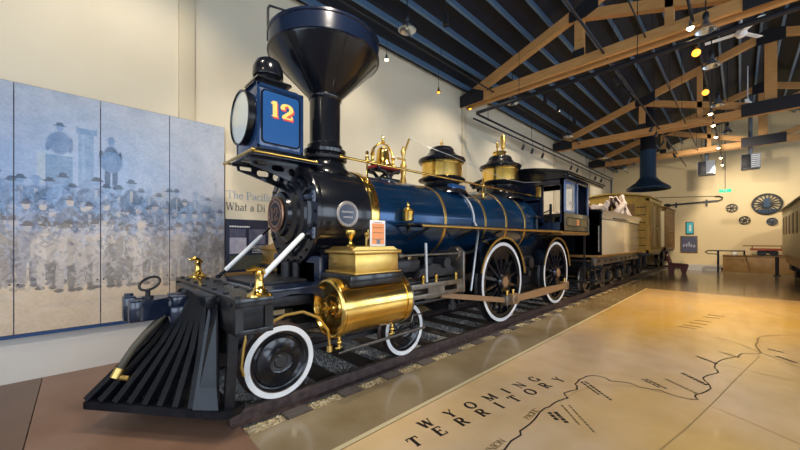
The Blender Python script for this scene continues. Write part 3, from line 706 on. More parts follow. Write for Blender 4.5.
# ---- headlight
HX0, HX1, HW = 1.335, 1.86, .30
hl = MB().box(HX0, HX1, YC-HW, YC+HW, 2.60, 3.285, .006)
for s in (1, -1):
    for x in (HX0+.012, HX1-.012): hl.box(x-.014, x+.014, Yn(s, HW), Yn(s, HW+.012), 2.60, 3.29)
    for z in (2.615, 3.275): hl.box(HX0, HX1, Yn(s, HW), Yn(s, HW+.012), z-.014, z+.014)
hlb = hl.build('headlight_box', 'boxblue', L)
MB().box(HX0-.01, HX1+.02, YC-HW-.02, YC+HW+.02, 2.531, 2.60, .012).build('headlight_foot', 'black', hlb)
for s in (1, -1):
    x0, x1, z0, z1, r = HX0+.045, HX1-.04, 2.655, 3.235, .05
    def rr(x0, x1, z0, z1, r):
        p = []
        for cx, cz, a in ((x1-r, z1-r, 0), (x0+r, z1-r, 90), (x0+r, z0+r, 180), (x1-r, z0+r, 270)):
            p += [(cx+r*math.cos(math.radians(a+k*15)), cz+r*math.sin(math.radians(a+k*15))) for k in range(7)]
        return p
    MB().prism(rr(x0, x1, z0, z1, r), Yn(s, HW), Yn(s, HW+.010), 'xz').build('panel_border', 'black', hlb)
    plab(MB().prism(rr(x0+.016, x1-.016, z0+.016, z1-.016, r-.012), Yn(s, HW+.010), Yn(s, HW+.015), 'xz').build('side_panel', 'lampblue', hlb), 'bright blue panel on the lamp side')
    ox, ux = (1.475, 1) if s == 1 else (1.725, -1)
    mb = MB(); lay_text(mb, '12', .165, (ox+.012*ux, Yn(s, HW+.0155), 2.945), (1.15*ux, 0, 0), (0, 0, 1), (0, -s, 0), .001, spacing=.10, thick=.27, thin=.13); mb.build('number_shadow', 'redpaint', hlb)
    mb = MB(); lay_text(mb, '12', .165, (ox, Yn(s, HW+.0168), 2.962), (1.15*ux, 0, 0), (0, 0, 1), (0, -s, 0), .001, spacing=.10, thick=.25, thin=.11); mb.build('number', 'yellow', hlb)
MB().lathe([(.245, 1.34), (.292, 1.335), (.292, 1.275), (.298, 1.27), (.298, 1.255), (.285, 1.253), (.275, 1.265), (.275, 1.34)], (0, YC, 2.965), X, 56).build('lens_ring', 'black', hlb)
plab(MB().lathe([(0, 1.247), (.10, 1.25), (.2, 1.257), (.274, 1.268), (.274, 1.275), (0, 1.275)], (0, YC, 2.965), X, 48).build('lens', 'glass', hlb), 'milky round glass')
ch = MB()
for z0, z1, w0, w1 in ((3.285, 3.33, .27, .24), (3.33, 3.40, .15, .15), (3.40, 3.43, .20, .19)):
    q = [[ch.bm.verts.new((1.58+a_*w, YC+b_*w, z)) for a_, b_ in ((-1, -1), (1, -1), (1, 1), (-1, 1))] for z, w in ((z0, w0), (z1, w1))]
    ch.bm.faces.new(q[0][::-1]); ch.bm.faces.new(q[1])
    for i in range(4): ch.bm.faces.new((q[0][i], q[0][(i+1) % 4], q[1][(i+1) % 4], q[1][i]))
ch.lathe([(0, 3.43), (.13, 3.43), (.125, 3.50), (.165, 3.505), (.17, 3.53), (.165, 3.61), (.13, 3.69), (.07, 3.73), (0, 3.745)], (1.58, YC, 0), (0, 0, 1), 36)
ch.build('lamp_chimney', 'black', hlb)
# ---- handrails along the boiler
for s in (1, -1):
    y, z = Yn(s, .44), 2.66
    hr = MB().cyl((2.30, y, z-.02), (7.72, y, z), .017, seg=12).sph((2.30, y, z-.02), .03, 10)
    hr.build('handrail', 'brass', L)
    for x in (2.70, 5.50):
        rb = BR if x < 5.4 else .66
        d = Vector((0, 0, 1)); p0 = Vector((x, y, BZ+math.sqrt(rb*rb-.44**2)-.02))
        pr = [(.0, 0), (.035, 0), (.03, .02), (.018, .03), (.014, .06), (.026, .085), (.014, .11), (.012, max(.12, z-p0.z))]
        sh = MB().lathe(pr, p0-d*.01, d, 16).sph((x, y, z), .034, 12)
        sh.lathe([(.016, .02), (.026, .035), (.022, .06), (.010, .075), (.022, .09), (.020, .115), (0, .135)], (x, y, z), (0, 0, 1), 14)
        sh.build('rail_stanchion', 'brass', L)
# ---- bell with its yoke
bx = 3.38
bs = MB().box(bx-.20, bx+.20, YC-.16, YC+.16, 2.50, 2.56, .015)
for y in (YC-.12, YC+.12):
    bs.tube([(bx, y, 2.53), (bx-.03, y, 2.60), (bx-.10, y, 2.66), (bx-.19, y, 2.67), (bx-.22, y, 2.72)], [.035, .03, .028, .03, .022])
    bs.tube([(bx, y, 2.53), (bx+.03, y, 2.60), (bx+.10, y, 2.66), (bx+.19, y, 2.67), (bx+.22, y, 2.72)], [.035, .03, .028, .03, .022])
bs.box(bx-.24, bx+.24, YC-.05, YC+.05, 2.665, 2.70, .01)
bell = bs.build('bell_cradle', 'black', L)
plab(MB().box(bx-.23, bx+.23, YC-.14, YC+.14, 2.702, 2.755, .02).build('cradle_tray', 'red', bell), 'red enamelled tray under the bell')
MB().lathe([(0, 3.10), (.05, 3.095), (.085, 3.06), (.098, 3.0), (.103, 2.90), (.115, 2.83), (.142, 2.78), (.147, 2.765), (.13, 2.765), (0, 2.85)], (bx-.02, YC, 0), (0, 0, 1), 36).build('bell', 'brass', bell)
yk = MB()
for s in (1, -1):
    x = bx-.02+s*.21
    yk.lathe([(.02, 2.74), (.045, 2.76), (.05, 2.80), (.025, 2.83), (.022, 2.90), (.04, 2.93), (.025, 2.96), (.018, 3.0), (0, 3.03)], (x, YC, 0), (0, 0, 1), 16)
yk.tube([(bx-.23, YC, 2.90), (bx-.20, YC, 3.05), (bx-.10, YC, 3.15), (bx-.02, YC, 3.17), (bx+.07, YC, 3.15), (bx+.16, YC, 3.05), (bx+.19, YC, 2.90)], .018)
yk.lathe([(.02, 3.16), (.035, 3.19), (.02, 3.22), (.028, 3.26), (.012, 3.30), (0, 3.33)], (bx-.02, YC, 0), (0, 0, 1), 14)
yk.build('bell_yoke', 'brass', bell)
for c_ in bell.children:
    if c_.name.startswith(('bell_yoke', 'bell')) and not c_.name.startswith('bell_c'):
        zb = 2.76-WL[c_.name].z
        for v_ in c_.data.vertices: v_.co.z = zb+(v_.co.z-zb)*.86
wp = bx+.40
vt = MB().lathe([(0, 2.52), (.06, 2.52), (.05, 2.60), (.035, 2.66), (.05, 2.72), (.06, 2.78), (.05, 2.84), (.025, 2.88), (.02, 2.98), (.04, 3.02), (.045, 3.06), (.02, 3.10), (.015, 3.14), (0, 3.15)], (wp, YC-.02, 0), (0, 0, 1), 20)
vt.cyl((wp-.12, YC-.02, 2.93), (wp+.05, YC-.02, 2.93), .016).beam((wp+.03, YC-.02, 3.05), (wp+.14, YC-.02, 3.30), .022, .03)
vt.build('relief_valve', 'brassd', L)
MB().tube([(wp+.14, YC-.02, 3.31), (4.0, YC-.22, 3.18), (4.45, YC-.44, 3.05), (5.3, YC-.50, 2.93), (6.2, YC-.50, 2.87), (7.0, YC-.55, 2.88), (7.72, YC-.62, 2.98)], .004, 6).build('bell_cord', 'pipe', L)
# ---- domes
def dome(x, rb, rt, zb, z0, z1, name, cap):
    d = MB()
    d.lathe([(rb+.16, zb-.06), (rb+.13, zb), (rb+.03, zb+.06), (rb-.01, zb+.12), (rb-.01, z0-.10), (rt+.05, z0-.07), (rt+.07, z0-.045), (rt+.05, z0-.02), (rt, z0)], (x, YC, 0), (0, 0, 1), 56)
    b = d.build(name, 'black', L)
    MB().lathe([(rt, z0-.005), (rt, z1), (rt-.02, z1+.01)], (x, YC, 0), (0, 0, 1), 64).lathe([(rt+.006, z1-.035), (rt+.012, z1-.02), (rt+.006, z1-.005)], (x, YC, 0), (0, 0, 1), 64).build('dome_band', 'brass', b)
    MB().lathe([(rt-.02, z1), (rt+.045, z1+.005), (rt+.07, z1+.04), (rt+.06, z1+.075), (rt-.02, z1+.11), (rt-.09, z1+.155), (rt-.13, z1+.21), (rt-.15, z1+.225), (rt-.14, z1+.25), (rt-.17, z1+.29), (rt-.26, z1+.32), (0, z1+.335)], (x, YC, 0), (0, 0, 1), 56).build('dome_cap', 'black', b)
    return b
d1 = dome(4.80, .33, .365, 2.50, 2.76, 3.02, 'sand_dome', 0)
MB().lathe([(.03, 3.34), (.035, 3.35), (.018, 3.37), (.03, 3.40), (.02, 3.43), (.012, 3.46), (0, 3.48)], (4.80, YC, 0), (0, 0, 1), 14).build('finial', 'brassd', d1)
MB().box(4.60, 5.0, YC-.40, YC-.20, 2.47, 2.60, .03).build('saddle_highlight_box', 'lampblue', d1)  # blue colour paints the light caught on the dome's square saddle
d2 = dome(6.93, .36, .40, 2.58, 2.95, 3.23, 'steam_dome', 0)
MB().lathe([(.14, 3.53), (.14, 3.60), (.155, 3.61), (.155, 3.63), (.10, 3.64), (0, 3.65)], (6.90, YC, 0), (0, 0, 1), 32).build('valve_turret', 'brass', d2)
wh = MB().lathe([(.03, 3.64), (.03, 3.72), (.05, 3.73), (.055, 3.76), (.055, 3.98), (.05, 3.995), (.02, 4.01), (.025, 4.04), (0, 4.07)], (6.97, YC-.05, 0), (0, 0, 1), 20)
wh.lathe([(.02, 3.63), (.02, 3.70), (.035, 3.72), (.035, 3.80), (.015, 3.82), (0, 3.84)], (6.78, YC-.02, 0), (0, 0, 1), 16)
wh.build('whistle', 'brassd', d2)
# ---- running boards
for s in (1, -1):
    y0, y1 = Yn(s, .60), Yn(s, 1.09)
    rb = MB().box(3.05, 9.45, y0, y1, 1.80, 1.83, .006).build('running_board', 'black', L)
    e = MB(); e.cyl((3.08, y1, 1.80), (9.48, y1, 1.80), .017, seg=12).sph((3.08, y1, 1.80), .02, 10)
    e.build('board_edging', 'brassd', rb)
    for x in (3.3, 4.4, 5.2, 6.8, 7.4): MB().tube([(x, Yn(s, .58), 1.62), (x, Yn(s, .78), 1.70), (x, Yn(s, 1.0), 1.79)], .018).build('board_bracket', 'blackm', rb)
# ---- oil pot on the boiler side
for s in (1, -1):
    y = Yn(s, .68)
    op = MB().lathe([(0, 1.87), (.072, 1.875), (.078, 1.89), (.078, 2.01), (.084, 2.02), (.072, 2.035), (.03, 2.06), (.016, 2.08), (.022, 2.10), (.012, 2.13), (0, 2.15)], (3.22, y, 0), (0, 0, 1), 28).build('oil_pot', 'brass', L)
    MB().box(3.17, 3.30, Yn(s, .58), Yn(s, .67), 1.88, 2.03, .012).lathe([(0, 1.70), (.012, 1.71), (.016, 1.75), (.03, 1.78), (.02, 1.82), (.04, 1.86)], (3.22, y, 0), (0, 0, 1), 14).build('pot_bracket', 'black', op)
# ---- injector pipe that comes down in front of the driving wheel
for s in (1, -1):
    pts = [(4.93, YC+(.615)*math.cos(a)*-s, BZ+.615*math.sin(a)) for a in [math.radians(70-i*10) for i in range(8)]]
    pts += [(4.93, Yn(s, .66), 1.86), (4.85, Yn(s, .75), 1.76), (4.74, Yn(s, .78), 1.5), (4.62, Yn(s, .80), 1.1), (4.55, Yn(s, .80), .80)]
    MB().tube(pts, .019, 8).build('injector_pipe', 'pipe', L)
# ---- frames
for s in (1, -1):
    f = MB().box(1.15, 9.4, Yn(s, .52), Yn(s, .42), .92, 1.03, .008).box(4.6, 9.2, Yn(s, .52), Yn(s, .42), .52, .62, .008)
    for x in (4.7, 5.15, 6.05, 7.65, 8.55, 9.1): f.box(x-.06, x+.06, Yn(s, .52), Yn(s, .42), .55, .98)
    f.build('frame_rail', 'blackm', L)
    sp = MB()
    for cx in (5.60, 8.10):
        for k in range(5): sp.arc(cx, Yn(s, .50), Yn(s, .41), 1.62-.9, .50+k*.022, .52+k*.022, math.radians(48+k*3), math.radians(132-k*3), 10)
    sp.build('leaf_spring', 'blackm', L)
MB().box(1.90, 2.78, YC-.55, YC+.55, .98, 1.42, .06).prism([(YC-.52, 1.35), (YC+.52, 1.35), (YC+.40, 1.58), (YC-.40, 1.58)], 2.0, 2.65, 'yz').build('cylinder_saddle', 'black', L)
# ---- driving wheels
def wheel_driver(cx, s, crank):
    yo = Yn(s, .81); yi = Yn(s, .665); cz = .855; Rr = .655
    w = MB(); w.arc(cx, yo+s*.012, yi, cz, .585, Rr, 0, 2*PI, 40)
    wo = w.build('driving_wheel', 'black', L); w = MB()
    w.lathe([(0, 0), (.155, 0), (.155, -.13), (.12, -.17), (0, -.17)], (cx, Yn(s, .68), cz), (0, s, 0), 32)
    w.cyl((cx, Yn(s, .84), cz-crank), (cx, Yn(s, .68), cz-crank), .10, seg=24)
    w.box(cx-.09, cx+.09, Yn(s, .82), Yn(s, .70), cz-crank, cz)
    w.build('hub', 'black', wo)
    for i in range(14):
        a = 2*PI*(i+.5)/14; ca, sa = math.cos(a), math.sin(a)
        MB().beam((cx+.14*ca, Yn(s, .76), cz+.14*sa), (cx+.60*ca, Yn(s, .745), cz+.60*sa), .055, .05, up=(0, 1, 0), bev=.012).build('spoke', 'black', wo)
    cw = MB().arc(cx, Yn(s, .775), Yn(s, .70), cz, .42, .60, math.radians(58), math.radians(122), 14); cw.build('counterweight', 'black', wo)
    t = MB(); t.lathe([(Rr, 0), (.725, 0), (.728, -.01), (.722, -.09), (.745, -.115), (.75, -.135), (.735, -.145), (Rr, -.145)], (cx, yo, cz), (0, -s, 0), 72)
    t.build('tire', 'blackm', wo)
    plab(MB().lathe([(.662, .003), (.720, .003), (.720, -.002), (.662, -.002), (.662, .003)], (cx, yo, cz), (0, -s, 0), 72).build('tire_face', 'white', wo), 'white painted tyre side')
    plab(MB().lathe([(0, 0), (.095, 0), (.10, -.01), (.10, -.03), (0, -.03)], (cx, Yn(s, .865), cz), (0, -s, 0), 28).build('hub_cap', 'rod', wo), 'bronze coloured hub cap')
    hb = MB()
    for k in range(6): a = PI*k/3; hb.cyl((cx+.125*math.cos(a), Yn(s, .86), cz+.125*math.sin(a)), (cx+.125*math.cos(a), Yn(s, .83), cz+.125*math.sin(a)), .016, seg=6)
    hb.build('hub_bolt', 'steel', wo)
    MB().cyl((cx, Yn(s, 1.07), cz-crank), (cx, Yn(s, .80), cz-crank), .055, seg=20).build('crank_pin', 'steel', wo)
    return wo
for cx in (5.58, 8.10):
    for s in (1, -1): wheel_driver(cx, s, .29)
    MB().cyl((cx, YC-.66, .855), (cx, YC+.66, .855), .09, seg=20).build('axle', 'blackm', L)
# splashers with gold edge
for s in (1, -1):
    for cx in (5.58, 8.10):
        g = MB().arc(cx, Yn(s, .84), Yn(s, .56), .855, .80, .815, math.radians(8), math.radians(165), 36).build('wheel_guard', 'black', L)
        MB().arc(cx, Yn(s, .855), Yn(s, .835), .855, .79, .825, math.radians(8), math.radians(165), 44).build('guard_edging', 'brassd', g)
# ---- leading truck
def wheel_lead(cx, s):
    cz = .47; yo = Yn(s, .81)
    w = MB().lathe([(0, .004), (.055, .004), (.06, .0), (.065, -.006), (.10, -.006), (.115, .004), (.125, -.004), (.15, -.02), (.21, -.035), (.235, -.02), (.25, -.03), (.275, -.02), (.285, -.01), (.285, -.13), (0, -.13)], (cx, yo, cz), (0, -s, 0), 56).build('leading_wheel', 'black', L)
    MB().lathe([(.28, 0), (.338, 0), (.34, -.01), (.338, -.09), (.362, -.115), (.362, -.135), (.28, -.14)], (cx, yo, cz), (0, -s, 0), 64).build('tire', 'rail', w)
    plab(MB().lathe([(.288, .003), (.337, .003), (.337, -.002), (.288, -.002), (.288, .003)], (cx, yo, cz), (0, -s, 0), 64).build('tire_face', 'white', w), 'white painted tyre side')
for cx in (1.37, 3.03):
    for s in (1, -1): wheel_lead(cx, s)
    MB().cyl((cx, YC-.68, .47), (cx, YC+.68, .47), .06, seg=18).build('axle', 'blackm', L)
for s in (1, -1):
    tf = MB().box(1.05, 3.35, Yn(s, .62), Yn(s, .56), .66, .74, .008).box(1.27, 1.47, Yn(s, .64), Yn(s, .55), .36, .66, .01).box(2.93, 3.13, Yn(s, .64), Yn(s, .55), .36, .66, .01)
    tf.beam((1.47, Yn(s, .60), .46), (2.93, Yn(s, .60), .46), .04, .05).beam((1.37, Yn(s, .59), .70), (2.2, Yn(s, .59), .50), .05, .04).beam((3.03, Yn(s, .59), .70), (2.2, Yn(s, .59), .50), .05, .04)
    tf.build('truck_frame', 'blackm', L)
MB().box(2.05, 2.35, YC-.60, YC+.60, .55, .72, .02).lathe([(0, .70), (.30, .70), (.30, .76), (.18, .80), (.18, .98)], (2.2, YC, 0), (0, 0, 1), 28).build('truck_bolster', 'blackm', L)
# ---- cylinders
for s in (1, -1):
    cy, cz, r = Yn(s, .94), .93, .29
    c = MB().lathe([(r, 1.86), (r, 2.70)], (0, cy, cz), X, 64)
    for x in (1.865, 2.695): c.lathe([(r, x-.035), (r+.012, x-.033), (r+.012, x+.033), (r, x+.035)], (0, cy, cz), X, 64)
    co_ = plab(c.build('cylinder_jacket', 'brass', L), 'polished brass cylinder jacket')
    MB().lathe([(r+.008, 1.83), (r+.010, 1.81), (r-.005, 1.79), (r-.02, 1.785), (r-.035, 1.79), (r-.045, 1.815), (r-.055, 1.85), (.13, 1.865), (.12, 1.85), (.07, 1.845), (.06, 1.82), (0, 1.815)], (0, cy, cz), X, 56).build('cylinder_cover', 'brass', co_)
    MB().lathe([(r+.005, 2.73), (r+.005, 2.76), (r-.05, 2.78), (.10, 2.79), (.10, 2.83), (0, 2.83)], (0, cy, cz), X, 48).build('rear_cover', 'steel', co_)
    v = MB().cyl((1.83, cy, cz), (1.74, cy, cz), .014, seg=10)
    v.tube([(1.755, cy+.07*math.cos(a), cz+.07*math.sin(a)) for a in [2*PI*i/20 for i in range(20)]], .008, 6, closed=True)
    for k in range(3): a = 2*PI*k/3; v.cyl((1.755, cy, cz), (1.755, cy+.07*math.cos(a), cz+.07*math.sin(a)), .006, seg=6)
    v.build('cover_wheel', 'brass', co_)
    for x in (1.92, 2.66):
        k = MB().cyl((x, cy-s*.02, cz-r-.01), (x, cy-s*.02, cz-r-.14), .018, seg=10).sph((x, cy-s*.02, cz-r-.075), .03, 10).cyl((x-.05, cy-s*.02, cz-r-.13), (x+.03, cy-s*.02, cz-r-.13), .013, seg=8)
        k.build('drain_cock', 'brass', co_)
    # saddle block and steam chest
    MB().box(1.92, 2.66, Yn(s, .60), Yn(s, 1.16), 1.14, 1.27, .02).box(1.98, 2.60, Yn(s, .66), Yn(s, 1.10), 1.05, 1.2).build('chest_base', 'black', L)
    sc = MB().box(1.97, 2.56, Yn(s, .67), Yn(s, 1.175), 1.285, 1.475, .012)
    sc.box(1.945, 2.585, Yn(s, .645), Yn(s, 1.20), 1.27, 1.29, .006).build('steam_chest', 'brassd', L)
    lid = MB().box(1.94, 2.59, Yn(s, .64), Yn(s, 1.205), 1.475, 1.515, .012).prism([(1.95, 1.515), (2.58, 1.515), (2.52, 1.55), (2.01, 1.55)], Yn(s, .70), Yn(s, 1.14), 'xz').build('chest_lid', 'brassd', L)
    oc = MB().lathe([(0, 1.55), (.05, 1.55), (.045, 1.565), (.02, 1.58), (.017, 1.62), (.035, 1.65), (.055, 1.68), (.055, 1.72), (.03, 1.74), (0, 1.745)], (2.07, Yn(s, .95), 0), (0, 0, 1), 24).build('oil_cup', 'brass', lid)
    MB().cyl((2.34, Yn(s, .88), 1.55), (2.34, Yn(s, .88), 1.66), .012).sph((2.34, Yn(s, .88), 1.68), .025, 10).tube([(2.34, Yn(s, .88), 1.60), (2.38, Yn(s, .86), 1.64), (2.38, Yn(s, .86), 1.74)], .008).build('chest_cock', 'brassd', lid)
    # steel guide bars / valve gear casing behind the cylinder
    g = MB()
    y0, y1 = Yn(s, .98), Yn(s, 1.03)
    # lower slotted beam as a frame with two slots
    g.box(2.80, 4.02, y0, y1, .995, 1.06, .004).box(2.80, 4.02, y0, y1, .87, .925, .004)
    for a, b in ((2.80, 2.82), (3.24, 3.58), (3.86, 4.02)): g.box(a, b, y0, y1, .92, 1.0)
    gb = g.build('guide_bar', 'steel', L)
    mb = MB().cyl((2.60, Yn(s, 1.0), 1.43), (4.00, Yn(s, 1.0), 1.43), .014, seg=10).lathe([(.03, 2.72), (.036, 2.75), (.03, 2.79), (.018, 2.82)], (0, Yn(s, 1.0), 1.43), X, 14).sph((3.97, Yn(s, 1.0), 1.43), .022, 10)
    mb.build('valve_rod', 'steel', L)
    yk = MB().box(4.0, 4.05, Yn(s, .55), Yn(s, 1.04), .86, 1.46, .01).lathe([(0, 3.93), (.10, 3.93), (.11, 3.95), (.11, 4.05), (0, 4.05)], (0, Yn(s, .90), 1.42), X, 28).build('guide_yoke', 'steel', L)
    MB().box(2.82, 3.98, Yn(s, .86), Yn(s, .94), 1.05, 1.09, .006).box(2.82, 3.98, Yn(s, .86), Yn(s, .94), .78, .82, .006).build('guide_bar', 'blackm', L)
    ch_ = MB().prism([(3.25, .84), (3.62, .84), (3.66, .88), (3.66, 1.0), (3.60, 1.04), (3.28, 1.04), (3.22, .98)], Yn(s, .84), Yn(s, .97), 'xz', bev=.008).build('crosshead', 'steel', L)
    MB().cyl((2.82, Yn(s, .90), .93), (3.3, Yn(s, .90), .93), .03, seg=16).build('piston_rod', 'steel', L)
    rk = MB().prism([(3.20, 1.22), (3.45, 1.30), (3.85, 1.26), (4.0, 1.20), (4.0, 1.12), (3.15, 1.12)], Yn(s, .80), Yn(s, .92), 'xz', bev=.01).cyl((3.72, Yn(s, .97), 1.30), (3.72, Yn(s, .76), 1.30), .075, seg=24)
    rk.box(2.80, 3.25, Yn(s, .78), Yn(s, .88), 1.20, 1.36, .02)
    rk.build('rocker_box', 'blackm', L)
    MB().beam((3.23, Yn(s, 1.01), 1.07), (3.21, Yn(s, 1.01), 1.58), .018, .032).build('lifting_link', 'pipe', L)
    for x in (3.16, 3.42, 3.86): MB().lathe([(0, 1.06), (.022, 1.06), (.022, 1.12), (.028, 1.125), (.028, 1.155), (.012, 1.17), (0, 1.175)], (x, Yn(s, 1.005), 0), (0, 0, 1), 14).build('grease_cup', 'brass', gb)
    # rods
    cr = .855-.29
    MB().prism([(3.55, .90), (5.30, .62), (5.30, .53), (3.55, .83)], Yn(s, .96), Yn(s, 1.0), 'xz', bev=.006).build('main_rod', 'rod', L)
    MB().box(5.30, 5.47, Yn(s, .93), Yn(s, 1.03), cr-.085, cr+.085, .012).build('rod_strap', 'steel', L)
    MB().box(5.49, 5.72, Yn(s, .93), Yn(s, 1.06), cr-.09, cr+.09, .012).build('rod_strap', 'rod', L)
    MB().prism([(5.60, cr+.055), (6.85, cr+.075), (8.10, cr+.055), (8.10, cr-.055), (6.85, cr-.075), (5.60, cr-.055)], Yn(s, 1.0), Yn(s, 1.045), 'xz', bev=.006).build('coupling_rod', 'rod', L)
    MB().box(8.0, 8.2, Yn(s, .93), Yn(s, 1.06), cr-.09, cr+.09, .012).build('rod_strap', 'rod', L)
    for x in (5.38, 5.60, 8.10): MB().lathe([(0, 0), (.02, 0), (.02, .05), (.03, .055), (.03, .085), (0, .10)], (x, Yn(s, .99), cr+.085), (0, 0, 1), 14).build('oil_cup', 'brass', L)
    # brass feed pipe arching in front of the cylinder and the sand pipe by the wheel
    MB().tube([(1.22, Yn(s, .90), .87), (1.35, Yn(s, .93), .93), (1.52, Yn(s, .95), .94), (1.68, Yn(s, .96), .86), (1.78, Yn(s, .97), .72), (1.80, Yn(s, .97), .56)], .014, 8).lathe([(.028, .0), (.028, .06), (.02, .065)], (1.80, Yn(s, .97), .50), (0, 0, 1), 10).build('brass_pipe', 'brassd', L)
    MB().tube([(1.05, Yn(s, .84), .82), (1.02, Yn(s, .84), .68), (1.0, Yn(s, .84), .52), (1.02, Yn(s, .84), .44)], .014, 8).build('sand_pipe', 'brassd', L)
    MB().cyl((1.95, Yn(s, 1.0), .48), (3.2, Yn(s, 1.0), .50), .012, seg=8).cyl((1.95, Yn(s, .9), .43), (3.3, Yn(s, .9), .45), .014, seg=8).tube([(2.70, Yn(s, 1.0), .60), (2.95, Yn(s, 1.0), .60), (2.98, Yn(s, 1.0), .68), (3.15, Yn(s, 1.0), .68)], .01, 6).build('drain_linkage', 'steel', L)
# valve gear, brake beams and pipes in the shade under the boiler
und = MB()
for s in (1, -1):
    und.cyl((2.9, Yn(s, .30), .95), (5.4, Yn(s, .30), .85), .025, seg=8).cyl((3.8, Yn(s, .36), 1.15), (5.5, Yn(s, .36), .80), .022, seg=8)
    und.cyl((5.45, Yn(s, .30), .855), (5.52, Yn(s, .30), .855), .20, seg=24)
    und.box(3.9, 4.15, Yn(s, .40), Yn(s, .22), .75, 1.35, .02)
    und.cyl((4.3, Yn(s, .60), .50), (4.3, Yn(s, .60), 1.3), .05, seg=12)
    und.tube([(4.3, Yn(s, .62), 1.3), (4.6, Yn(s, .66), 1.4), (5.0, Yn(s, .62), 1.45), (6.2, Yn(s, .58), 1.40)], .03)
    und.box(6.55, 7.05, Yn(s, .50), Yn(s, .72), 1.02, 1.30, .04).cyl((6.8, Yn(s, .72), 1.15), (6.8, Yn(s, .80), 1.15), .11, seg=20)
    und.cyl((6.75, Yn(s, .78), .92), (6.75, Yn(s, .50), .92), .06, seg=12)
und.box(4.2, 4.4, YC-.62, YC+.62, .52, .60)
und.build('valve_gear', 'blackm', L)
# ---- bumper beam, deck and pilot
bb = MB().box(.87, 1.17, YC-1.09, YC+1.09, .86, 1.15, .008).build('bumper_beam', 'pilot', L)
for s in (1, -1):
    e = MB(); y = Yn(s, 1.09); yy = Yn(s, 1.10)
    e.box(.87, 1.17, y, Yn(s, 1.105), 1.08, 1.15, .003).box(.87, 1.17, y, Yn(s, 1.105), .86, .90, .003).box(.87, .93, y, Yn(s, 1.105), .9, 1.08).box(1.10, 1.17, y, Yn(s, 1.105), .9, 1.08)
    e.build('end_plate', 'black', bb)
    MB().cyl((1.02, Yn(s, 1.0), .86), (1.02, Yn(s, 1.0), .80), .03).build('end_bolt', 'blackm', bb)
bl = MB()
for y in (-1.0, -.7, -.35, 0, .35, .7, 1.0):
    for x in (.92, 1.12): bl.box(x-.02, x+.02, YC+y-.02, YC+y+.02, 1.15, 1.167, .004)
    bl.cyl((.87, YC+y, 1.10), (.85, YC+y, 1.10), .018, seg=6)
bl.build('bolt', 'blackm', bb)
dk = MB().box(1.17, 1.93, YC-.78, YC+.78, 1.12, 1.15, .006)
for s in (1, -1): dk.prism([(1.17, 1.12), (1.93, 1.12), (1.93, 1.02), (1.85, 1.0), (1.72, 1.07), (1.5, 1.09), (1.3, 1.06), (1.17, .95)], Yn(s, .78), Yn(s, .74), 'xz')
dk.box(1.90, 2.0, YC-.60, YC+.60, 1.0, 1.44, .02)
dk.build('front_deck', 'navy', L)
MB().box(1.25, 1.85, YC-.42, YC+.42, 1.15, 1.18, .006).cyl((1.80, YC, 1.15), (1.80, YC, 1.36), .06, seg=16).cyl((1.88, YC-.1, 1.35), (1.88, YC-.1, 1.18), .05).build('deck_hatch', 'blackm', L)
# braces from the smokebox to the beam
for s in (1, -1):
    p0, p1 = Vector((2.01, Yn(s, .56), 1.95)), Vector((1.20, Yn(s, .56), 1.17))
    br = MB().cyl(p0, p1, .013, seg=10).cyl(p1-Vector((.0, 0, .01)), p1+Vector((.0, 0, .03)), .026, seg=10).cyl(p0+(p1-p0)*.93, p1, .022, seg=10).sph(p0, .03, 10).build('smokebox_brace', 'black', L)
    a, b = p0+(p1-p0)*.34, p0+(p1-p0)*.90
    plab(MB().lathe([(0, 0), (.018, .002), (.027, .03), (.027, (b-a).length-.02), (.018, (b-a).length), (0, (b-a).length)], a, b-a, 16).build('brace_sleeve', 'white', br), 'white painted sleeve')
    fs = MB().lathe([(0, 1.15), (.105, 1.15), (.10, 1.165), (.07, 1.18), (.045, 1.21), (.035, 1.24), (.032, 1.30), (.040, 1.335), (.032, 1.345), (.022, 1.36), (0, 1.362)], (1.09, Yn(s, 1.01), 0), (0, 0, 1), 28)
    fs.tube([(1.14, Yn(s, 1.01), 1.335), (1.10, Yn(s, 1.0), 1.37), (1.05, Yn(s, 1.0), 1.385), (.99, Yn(s, 1.0), 1.37)], [.012, .022, .028, .012], 8)
    fs.build('flag_stand', 'brass', L)
